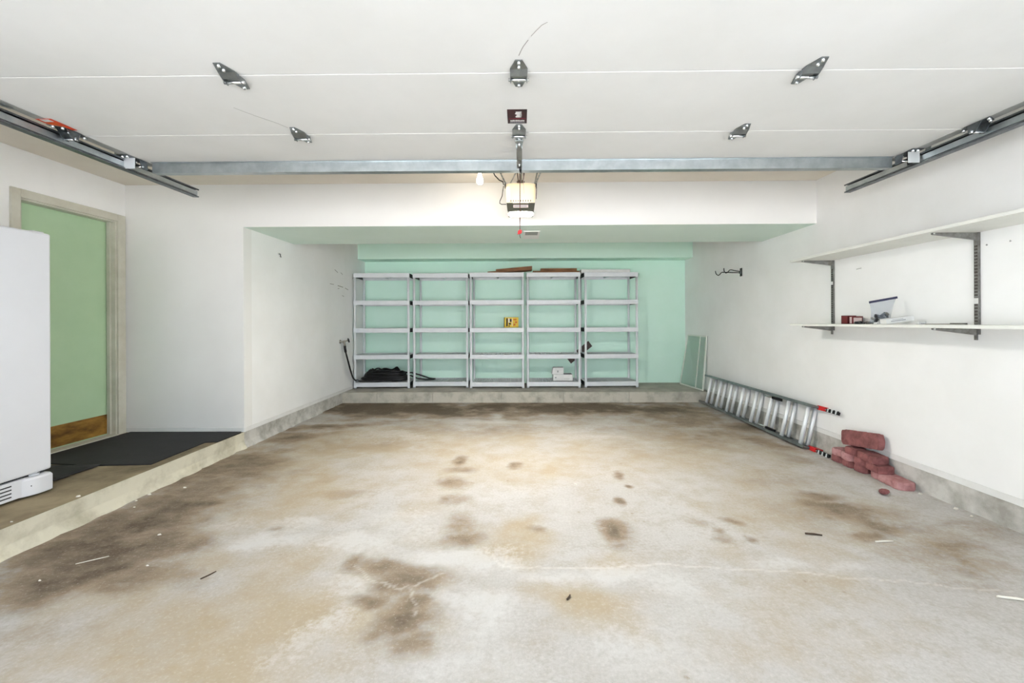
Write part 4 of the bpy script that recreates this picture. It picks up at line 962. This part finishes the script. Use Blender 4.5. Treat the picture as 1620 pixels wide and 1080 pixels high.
# ================================================================== RIGHT SIDE
def wall_shelf(z_top, label, y_a, y_b):
    t = thing('wall_shelf', label, 'shelf', (2.66, 3.0, z_top - 0.02))
    MB().cbox((2.50, y_a, z_top - 0.019), (XR - 0.002, y_b, z_top), 0.0015).build('shelf_board', 'shelf', t)
    for y in (3.765, 2.585):
        zb = z_top - 0.0195
        mb = MB().prism([(XR - 0.014, y - 0.006, zb), (2.535, y - 0.006, zb), (2.530, y - 0.006, zb - 0.006), (2.536, y - 0.006, zb - 0.012), (XR - 0.014, y - 0.006, zb - 0.045)], (0, 0.012, 0))
        br = mb.build('bracket', 'steel', t)
        MB().cyl((2.542, y - 0.0075, zb - 0.006), (2.542, y + 0.0075, zb - 0.006), 0.005, 8).build('bracket_tip', 'bolt', br)
        MB().box((XR - 0.02, y - 0.008, zb - 0.075), (XR - 0.012, y + 0.008, zb - 0.0)).build('bracket_lug', 'steel', br)
    return t
wall_shelf(1.756, 'upper white shelf board on steel brackets on the right wall', 1.9, 3.885)
wall_shelf(1.172, 'lower white wall shelf with plastic bag and small boxes on it', 1.9, 3.885)
for y, lab in ((3.765, 'slotted steel shelf upright at the far end of the wall shelves'), (2.585, 'slotted rusty steel shelf upright nearer the camera, right of the plastic bag')):
    t = thing('shelf_upright', lab, 'shelf upright', (XR, y, 1.10))
    z0, z1 = 1.112, 1.745
    MB().box((XR - 0.003, y - 0.0125, z0), (XR - 0.0005, y + 0.0125, z1)).box((XR - 0.014, y - 0.0125, z0), (XR - 0.0005, y - 0.0105, z1)).box((XR - 0.014, y + 0.0105, z0), (XR - 0.0005, y + 0.0125, z1)).box((XR - 0.0145, y - 0.0125, z0), (XR - 0.0125, y + 0.0125, z1)).build('channel', 'steel', t)
    mb = MB(); z = z0 + 0.015
    while z < z1 - 0.02:
        mb.box((XR - 0.0152, y - 0.007, z), (XR - 0.0146, y - 0.002, z + 0.012)).box((XR - 0.0152, y + 0.002, z), (XR - 0.0146, y + 0.007, z + 0.012)); z += 0.02
    mb = mb.build('slots', 'slot', t); mb['kind'] = 'stuff'
    MB().box((XR - 0.0156, y - 0.0125, 1.30 if y < 3 else 1.52), (XR - 0.0148, y + 0.0125, 1.335 if y < 3 else 1.55)).build('paint_patch', 'trim', t)

# items on the lower shelf
zs_ = 1.1725
def bottle(x, y, h, lab):
    t = thing('small_jar', lab, 'jar', (x, y, zs_), 'small white jars on the wall shelf')
    MB().lathe([(0.0, 0.0), (0.0135, 0.0), (0.0145, 0.004), (0.0145, h * 0.72), (0.011, h * 0.8), (0.0, h * 0.8)], (x, y, zs_), n=14).build('jar_body', 'white', t)
    MB().lathe([(0.0, 0.0), (0.0125, 0.0), (0.0125, h * 0.2), (0.0, h * 0.2)], (x, y, zs_ + h * 0.8), n=14).build('lid', 'socket', t)
bottle(2.735, 3.56, 0.048, 'tiny white jar nearest the far shelf upright')
bottle(2.735, 3.515, 0.048, 'tiny white jar right beside the maroon box')
t = thing('maroon_box', 'small open maroon box of fittings beside the plastic bag', 'box', (2.72, 3.40, zs_))
mb = MB().box((2.655, 3.40, zs_), (2.775, 3.403, zs_ + 0.062)).box((2.655, 3.40, zs_), (2.66, 3.47, zs_ + 0.062)).box((2.77, 3.40, zs_), (2.775, 3.47, zs_ + 0.062)).box((2.655, 3.467, zs_), (2.775, 3.47, zs_ + 0.068)).box((2.655, 3.40, zs_), (2.775, 3.47, zs_ + 0.004))
mb.build('box_shell', 'maroon', t)
MB().box((2.668, 3.398, zs_ + 0.004), (2.684, 3.40, zs_ + 0.056)).box((2.70, 3.398, zs_ + 0.004), (2.765, 3.40, zs_ + 0.05)).build('paper_label', 'pinklabel', t)
def fitting(x, y, r_, h, mname, lab, tilt=0.0):
    t = thing('metal_fitting', lab, 'fitting', (x, y, zs_), 'loose fittings on the wall shelf')
    rot = Matrix.Translation((x, y, zs_ + r_)) @ Matrix.Rotation(tilt, 4, 'Z') @ Matrix.Rotation(PI / 2, 4, 'Y')
    mb = MB().lathe([(0.0, -h/2), (r_, -h/2), (r_, -h/6), (r_ * 0.6, -h/8), (r_ * 0.6, h/3), (r_ * 0.85, h/3), (r_ * 0.85, h/2), (0.0, h/2)], n=10)
    mb.v = [rot @ p for p in mb.v]; mb.build('fitting_body', mname, t)
    mb = MB().lathe([(r_ * 0.62, -0.002), (r_ * 1.02, -0.002), (r_ * 1.02, 0.002), (r_ * 0.62, 0.002)], n=10)
    mb.v = [rot @ p for p in mb.v]; mb.build('collar', 'junkgrey', t)
for x, y, r_, h, mn, tl, lab in ((2.66, 3.30, 0.010, 0.07, 'junkdark', 0.3, 'longest black fitting lying between the maroon box and the plastic bag'), (2.70, 3.345, 0.012, 0.05, 'junkgrey', 1.2, 'short fat grey fitting beside the maroon box'), (2.63, 3.25, 0.008, 0.06, 'junkdark', -0.5, 'thin black fitting near the front edge of the lower shelf'), (2.74, 3.29, 0.011, 0.06, 'junkgrey', 0.1, 'grey fitting lying close to the wall behind the black ones')):
    fitting(x, y, r_, h, mn, lab, tl)
# zip bag: two bowed films, dark fittings inside
bag = thing('zip_bag', 'clear zip plastic bag holding black fittings with a navy zip strip', 'plastic bag', (2.67, 3.10, zs_))
nu, nv = 15, 13
def bagpt(i, j, side):
    t = j / (nv - 1); q = -1 + 2 * i / (nu - 1)
    w_ = 0.078 + 0.024 * t ** 2 - 0.008 * math.sin(t * PI)
    bul = (0.035 * (1 - t) ** 0.8 * (1 - q * q) + 0.004 * math.sin(5 * q + 6 * t)) * (1 if t < 0.98 else 0.2)
    z = zs_ + 0.004 + t * (0.178 + 0.018 * q) + (0.0 if t < 0.2 else 0.0)
    return (2.655 + q * w_ + 0.012 * t, 3.10 - side * max(0.001, bul) - 0.012 * t, z)
mb = MB()
for side in (1, -1):
    vs = [bagpt(i, j, side) for j in range(nv) for i in range(nu)]
    fs = [(j*nu + i, j*nu + i + 1, (j+1)*nu + i + 1, (j+1)*nu + i) for j in range(nv - 1) for i in range(nu - 1)]
    mb.add(vs, fs, 0, True)
mb.build('film', 'bag', bag)
a = [bagpt(i, nv - 1, 1) for i in range(nu)]
mb = MB()
for p, q in zip(a[:-1], a[1:]): mb.bar((p[0], p[1] - 0.001, p[2] - 0.004), (q[0], q[1] - 0.001, q[2] - 0.004), 0.005, 0.016)
mb.build('zip_strip', 'zip', bag)
for k in range(16):
    x = 2.595 + random.uniform(0, 0.12); z = zs_ + 0.014 + random.uniform(0, 0.065); y = 3.10 + random.uniform(-0.022, 0.0)
    an = random.uniform(0, PI); L_ = random.uniform(0.02, 0.035)
    d_ = Vector((math.cos(an), 0.2, math.sin(an) * 0.8)) * L_
    MB().tube([Vector((x, y, z)) - d_ * 0.5, Vector((x, y, z)), Vector((x, y, z)) + d_ * 0.5 + Vector((0, 0, 0.006))], [0.007, 0.011, 0.006], 7).build('bagged_fitting', 'junkdark' if k % 5 else 'junkgrey', bag)
# white box tilted in front of the bag
t = thing('slim_box', 'slim white box propped at a tilt in front of the plastic bag', 'box', (2.66, 2.97, zs_))
R0 = Matrix.Translation((2.665, 2.97, zs_ + 0.008)) @ Matrix.Rotation(-0.10, 4, 'Z') @ Matrix.Rotation(-0.14, 4, 'Y')
MB().cbox((-0.09, -0.03, 0.004), (0.09, 0.03, 0.042), 0.003, mt=R0).build('box_body', 'white', t)
MB().box((-0.06, -0.0306, 0.018), (0.035, -0.03, 0.024), mt=R0).build('printed_line', 'print', t)
MB().box((-0.05, -0.0306, 0.029), (0.02, -0.03, 0.032), mt=R0).build('printed_line', 'print', t)
for i, (x, y, w_, h_, lab) in enumerate(((2.745, 2.88, 0.05, 0.016, 'little white block lying right of the slim white box'), (2.56, 3.02, 0.02, 0.014, 'little pale block at the left end of the slim white box'))):
    t = thing('white_block', lab, 'block', (x, y, zs_))
    MB().cbox((x - w_ / 2, y - 0.012, zs_), (x + w_ / 2, y + 0.012, zs_ + h_), 0.003).build('block_body', 'white', t)
    MB().box((x - w_ / 4, y - 0.0125, zs_ + 0.004), (x + w_ / 4, y - 0.0121, zs_ + 0.008)).build('groove', 'print', t)
t = thing('flat_tool', 'thin grey flat tool lying on the wall shelf right of the white block', 'tool', (2.75, 2.76, zs_))
MB().bar((2.74, 2.84, zs_ + 0.003), (2.765, 2.70, zs_ + 0.003), 0.018, 0.004).build('blade', 'junkgrey', t)
MB().bar((2.765, 2.70, zs_ + 0.005), (2.775, 2.62, zs_ + 0.005), 0.02, 0.009).build('tool_handle', 'junkgrey', t)
for (y, z, dy, dz, lab) in ((3.461, 1.631, 0.02, -0.006, 'small nail in the wall between the shelves, above the plastic bag'), (2.539, 1.657, -0.02, -0.008, 'small nail in the wall just right of the nearer upright'), (2.419, 1.657, -0.02, -0.008, 'small nail in the wall at the far right under the upper shelf')):
    t = thing('nail', lab, 'nail', (XR, y, z), 'nails in the right wall')
    MB().tube([(XR, y, z), (XR - 0.022, y + dy, z + dz)], 0.0022, 6).build('shank', 'steel', t)
    MB().cyl((XR - 0.022, y + dy, z + dz), (XR - 0.0235, y + dy * 1.06, z + dz * 1.06), 0.0045, 8).build('nail_head', 'steel', t)
t = thing('nail', 'bent black nail high on the left recess wall', 'nail', (XL, 4.55, 1.94))
MB().tube([(XL, 4.57, 1.955), (XL + 0.015, 4.57, 1.955), (XL + 0.018, 4.565, 1.935), (XL + 0.018, 4.575, 1.92)], 0.005, 6).build('shank', 'black', t)

# double hook
hk = thing('wall_hook', 'black double-pronged storage hook on the right wall', 'hook', (XR, 5.33, 1.82))
MB().box((XR - 0.006, 5.30, 1.765), (XR, 5.345, 1.868)).build('back_plate', 'black', hk)
MB().box((XR - 0.02, 5.305, 1.80), (XR - 0.005, 5.34, 1.835)).build('cross_block', 'galvd', hk)
for (y, pts) in ((5.33, [(2.80, 1.812), (2.70, 1.813), (2.60, 1.818), (2.575, 1.818), (2.56, 1.808), (2.545, 1.788), (2.525, 1.778), (2.507, 1.788), (2.495, 1.808), (2.49, 1.835)]),
                 (5.315, [(2.80, 1.822), (2.72, 1.838), (2.69, 1.846), (2.665, 1.845), (2.65, 1.83), (2.635, 1.812), (2.615, 1.806), (2.60, 1.818), (2.592, 1.84), (2.59, 1.868)])):
    MB().tube([(x, y, z) for x, z in pts], 0.0055, 8).build('prong', 'black', hk)

# screen frame leaning in the corner
sc = thing('window_screen', 'narrow aluminium framed sliding screen leaning in the back right corner', 'screen', (2.7, 6.6, ZCUR))
def spt(y, z):   # plane through foot line and wall line
    t = (z - ZCUR) / (0.98 - ZCUR)
    xb = 2.735 + (2.66 - 2.735) * (y - 6.27) / (6.95 - 6.27)
    return Vector((xb + (2.797 - xb) * t, y, z))
nrm = Vector((1, 0, 0))
zb_, zt2 = ZCUR + 0.012, 0.975
for (y, w_) in ((6.27, 0.028), (6.95, 0.022), (6.475, 0.018)):
    MB().bar(spt(y, zb_ - 0.012), spt(y, zt2), w_, 0.014, up=(1, 0, 0)).build('stile', 'frameal', sc)
for z in (zb_, zt2 - 0.008):
    MB().bar(spt(6.27, z), spt(6.95, z), 0.022, 0.014, up=(1, 0, 0)).build('rail', 'frameal', sc)
for (ya, yb_) in ((6.283, 6.466), (6.485, 6.94)):
    mb = MB().add([spt(ya, zb_ + 0.01), spt(yb_, zb_ + 0.01), spt(yb_, zt2 - 0.018), spt(ya, zt2 - 0.018)], [(0, 1, 2, 3)])
    mb.build('mesh_panel', 'pane', sc)

# ---- extension ladder on its side against the wall
lad = thing('extension_ladder', 'aluminium extension ladder lying on its side against the right wall', 'ladder', (2.7, 5.0, 0.0))
vdir = Vector((0.085, 0, 0.375)).normalized(); wdir = Vector((vdir.z, 0, -vdir.x))     # across the ladder, and its thickness
LW = 0.385
def lp(y, v, w): return Vector((2.662, y, 0.022)) + vdir * v + wdir * w + Vector((0, 0, 0))
def lbar(y0, y1, v0, v1, w0, w1, mname, name, parent):
    vs = [lp(y0, v0, w0), lp(y1, v0, w0), lp(y1, v1, w0), lp(y0, v1, w0), lp(y0, v0, w1), lp(y1, v0, w1), lp(y1, v1, w1), lp(y0, v1, w1)]
    return MB().add(vs, BOXF).build(name, mname, parent)
def ibeam(y0, y1, v, w, name):
    mb = MB()
    for (a, b, c, e) in ((v - 0.0125, v + 0.0125, w - 0.032, w - 0.029), (v - 0.0125, v + 0.0125, w + 0.029, w + 0.032), (v - 0.0015, v + 0.0015, w - 0.03, w + 0.03)):
        vs = [lp(y0, a, c), lp(y1, a, c), lp(y1, b, c), lp(y0, b, c), lp(y0, a, e), lp(y1, a, e), lp(y1, b, e), lp(y0, b, e)]
        mb.add(vs, BOXF)
    return mb.build(name, 'alud', lad)
WB, WF = 0.062, -0.006        # base section (wall side) and fly section
for v in (0.0, LW):
    ibeam(3.87, 6.12, v, WB, 'base_rail')
    ibeam(3.90, 6.15, v, WF, 'fly_rail')
for k in range(8):
    y = 3.985 + k * 0.285
    for w, nm in ((WB, 'base_rung'), (WF, 'fly_rung')):
        MB().tube([lp(y, 0.0, w), lp(y, LW, w)], 0.0185, 12).build(nm, 'alu', lad)
for v in (0.03, LW - 0.03):   # rung locks on the fly
    k = MB().tube([lp(4.66, v, WF - 0.026), lp(4.58, v, WF - 0.028), lp(4.52, v, WF - 0.024), lp(4.46, v, WB - 0.03)], 0.010, 8).build('rung_lock', 'bolt', lad)
    MB().bar(lp(4.50, v, WF - 0.032), lp(4.37, v, WF - 0.008), 0.012, 0.025).build('lock_finger', 'black', k)
for v in (0.0, LW):
    lbar(3.83, 3.92, v - 0.019, v + 0.019, WB - 0.036, WB + 0.036, 'red', 'rail_cap', lad)
    ft = lbar(3.69, 3.84, v - 0.004, v + 0.004, WB - 0.03, WB + 0.03, 'galv', 'foot', lad)
    sgn = 1 if v == 0 else -1
    lbar(3.655, 3.81, v + sgn * 0.004 - 0.014, v + sgn * 0.004 + 0.014, WB - 0.034, WB - 0.024, 'black', 'foot_pad', ft)
    for q in range(6):
        y = 3.66 + q * 0.024
        lbar(y, y + 0.012, v - 0.016, v + 0.016, WB - 0.038, WB - 0.033, 'alu' if q % 2 else 'black', 'tread', ft)

# ---- scalloped red pavers
def paver_mesh(name, seed, scal=5, L_=0.33, W_=0.13, T_=0.062):
    rr = random.Random(seed)
    bm = bmesh.new()
    n = 34; poly = []
    hl, hw2 = L_ / 2, W_ / 2
    for k in range(n):                       # scalloped long edge
        t = k / (n - 1); x = -hl + 0.02 + (L_ - 0.04) * t
        poly.append((x, hw2 - 0.006 * (1 - abs(math.sin(t * PI * scal))) - 0.002 + rr.uniform(-0.0015, 0.0015)))
    for k in range(1, 8):                    # rounded end
        an = PI / 2 - PI * k / 8
        poly.append((hl - 0.02 + 0.02 * math.cos(an) + rr.uniform(-0.002, 0.002), hw2 * 0.97 * math.sin(an)))
    for k in range(n):
        t = 1 - k / (n - 1); x = -hl + 0.02 + (L_ - 0.04) * t
        poly.append((x, -hw2 + rr.uniform(-0.0015, 0.0015)))
    for k in range(1, 8):
        an = -PI / 2 - PI * k / 8
        poly.append((-hl + 0.02 + 0.02 * math.cos(an) + rr.uniform(-0.002, 0.002), hw2 * 0.97 * math.sin(an)))
    rings = []
    for (z, s) in ((0.0, 0.975), (0.006, 1.0), (T_ - 0.012, 1.0), (T_ - 0.004, 0.97), (T_, 0.92)):
        rings.append([bm.verts.new((x * (1 - (1 - s) * W_ / L_), y * s, z + rr.uniform(-0.001, 0.001))) for x, y in poly])
    m_ = len(poly)
    for a, b in zip(rings[:-1], rings[1:]):
        for k in range(m_): bm.faces.new((a[k], a[(k+1) % m_], b[(k+1) % m_], b[k]))
    bm.faces.new(rings[0][::-1]); bm.faces.new(rings[-1])
    bmesh.ops.recalc_face_normals(bm, faces=bm.faces[:])
    me = bpy.data.meshes.new(name); bm.to_mesh(me); bm.free()
    return me
PT = 0.055
def paver(seed, L_, y, x, z, dz, label, pale=False, rot=None, W_=0.125, scal=None):
    me = paver_mesh('paver', seed, scal or max(1, round(L_ / 0.07)), L_, W_, PT - 0.001)
    me.materials.append(M['paverpale' if pale else 'paver'])
    o = bpy.data.objects.new('paver_brick', me); COL.objects.link(o)
    o.location = (x, y, z + 0.001); o.rotation_euler = rot or (0, 0, PI / 2 + dz)
    return tag(o, label, 'brick', 'red pavers piled by the ladder foot')
paver(1, 0.112, 3.575, 2.735, 0, 0.03, 'broken red paver in the bottom layer, right by the ladder foot')
paver(2, 0.112, 3.455, 2.735, 0, -0.04, 'broken red paver in the middle of the bottom layer')
paver(3, 0.105, 3.335, 2.735, 0, 0.02, 'broken red paver in the bottom layer, next to the lone long paver')
paver(4, 0.110, 3.575, 2.738, PT, 0.10, 'pale pinkish broken paver in the second layer nearest the ladder foot', True)
paver(5, 0.115, 3.455, 2.725, PT, -0.25, 'pale rounded broken paver in the second layer', True)
paver(6, 0.105, 3.335, 2.735, PT, 0.0, 'dark red broken paver in the second layer under the third layer')
paver(7, 0.160, 3.195, 2.728, PT, -0.12, 'rounded red paver end jutting over the lone long paver')
paver(8, 0.105, 3.430, 2.735, 2 * PT, 0.05, 'short red paver in the third layer, far piece')
paver(9, 0.190, 3.265, 2.735, 2 * PT, -0.08, 'longer red paver in the third layer, near piece')
q = (Matrix.Rotation(-0.16, 4, 'X') @ Matrix.Rotation(0.0, 4, 'Z') @ Matrix.Rotation(PI / 2, 4, 'Z') @ Matrix.Rotation(PI / 2 + 0.10, 4, 'X')).to_euler()
paver(10, 0.375, 3.385, 2.725, 0.246, 0, 'large scalloped red paver standing on edge on top of the pile', rot=tuple(q), scal=6)
paver(11, 0.285, 3.095, 2.735, 0, -0.10, 'long pale-sided red paver lying on the floor in front of the pile', True)
mb = MB(); vs = []
bm = bmesh.new(); bmesh.ops.create_icosphere(bm, subdivisions=2, radius=0.5)
for v in bm.verts:
    v.co = Vector((v.co.x * 0.085, v.co.y * 0.055, (v.co.z + 0.42) * 0.032)) * (1 + 0.12 * math.sin(v.co.x * 9 + v.co.y * 5))
    v.co.z = max(0, v.co.z)
me = bpy.data.meshes.new('paver_chip'); bm.to_mesh(me); bm.free(); me.materials.append(M['paver'])
o = bpy.data.objects.new('paver_chip', me); COL.objects.link(o); o.location = (2.515, 2.91, 0.0015); o.rotation_euler = (0, 0, 0.5)
tag(o, 'broken dark red chip lying on the floor near the lone paver', 'chip')

# ================================================================== SMALL LITTER ON THE FLOOR
def chip(x, y, s, label, mname='debris', z=0.0):
    rr = random.Random(int(x * 1000) + int(y * 777))
    vs = []; n = 6
    for k in range(n):
        an = 2 * PI * k / n; q = s * rr.uniform(0.6, 1.1)
        vs.append((x + q * math.cos(an), y + 0.7 * q * math.sin(an), z + 0.0005))
    top = [(x + (p[0] - x) * 0.6, y + (p[1] - y) * 0.6, z + s * 0.55 * rr.uniform(0.7, 1.1)) for p in vs]
    fs = [list(range(n))[::-1], [n + k for k in range(n)]] + [(k, (k+1) % n, n + (k+1) % n, n + k) for k in range(n)]
    tag(MB().add(vs + top, fs).build('floor_chip', mname), label, 'chip', 'chips littering the floor')
chip(0.404, 3.081, 0.014, 'pale pebble alone on the floor beyond the centre')
for (x, y, s, lab) in ((-2.45, 3.02, 0.014, 'pale chip on the floor nearest the black mat end of the platform curb'), (-2.52, 2.70, 0.009, 'pale chip on the floor close against the middle of the platform curb'),
                       (-2.05, 2.35, 0.012, 'pale chip in the middle of the large brown floor stain'), (-1.85, 2.05, 0.010, 'pale chip at the inner edge of the large brown floor stain'), (-2.25, 1.93, 0.008, 'pale chip in the foreground on the floor at the far left')):
    chip(x, y, s, lab)
for (x, y, s, lab) in ((-2.60, 2.90, 0.016, 'larger pale concrete crumb at the foot of the platform curb'), (-2.60, 2.80, 0.011, 'smaller pale concrete crumb at the foot of the platform curb')):
    chip(x, y, s, lab)
for (x, y, s, lab) in ((-2.675, 2.50, 0.015, 'pale paint flake on the platform edge, farther from the camera'), (-2.69, 2.18, 0.010, 'pale paint flake on the platform edge, nearer the camera')):
    chip(x, y, s, lab, z=ZCUR + 0.001)
for (x, y, s, lab) in ((2.765, 2.91, 0.017, 'pale concrete crumb at the right curb, touching the lone paver'), (2.768, 2.68, 0.018, 'pale concrete crumb at the right curb, in front of the pavers'), (2.76, 2.58, 0.012, 'smallest pale concrete crumb at the right curb')):
    chip(x, y, s, lab)
def stick(a, b, r_, label, mname='debris'):
    m_ = ((a[0] + b[0]) / 2 + 0.004, (a[1] + b[1]) / 2 + 0.003, r_ + 0.001)
    tag(MB().tube([(a[0], a[1], r_ + 0.001), m_, (b[0], b[1], r_ + 0.001)], [r_, r_ * 1.1, r_ * 0.7], 7).build('twig', mname), label, 'twig', 'twigs on the floor')
stick((1.92, 2.275), (2.02, 2.28), 0.004, 'pale short twig on the brown stain at the right')
stick((2.06, 1.825), (2.18, 1.79), 0.005, 'pale curled twig at the right edge of the floor')
stick((-1.50, 1.94), (-1.47, 2.00), 0.003, 'dark twig on the pale floor at the left', 'twig')
stick((1.60, 2.36), (1.68, 2.34), 0.005, 'dark splinter on the floor near the right stain', 'twig')
stick((-2.22, 2.06), (-2.12, 2.13), 0.002, 'thin pale straw on the dark stain by the platform')
stick((0.20, 1.80), (0.215, 1.83), 0.004, 'tiny dark leaf stalk near the middle foreground', 'twig')
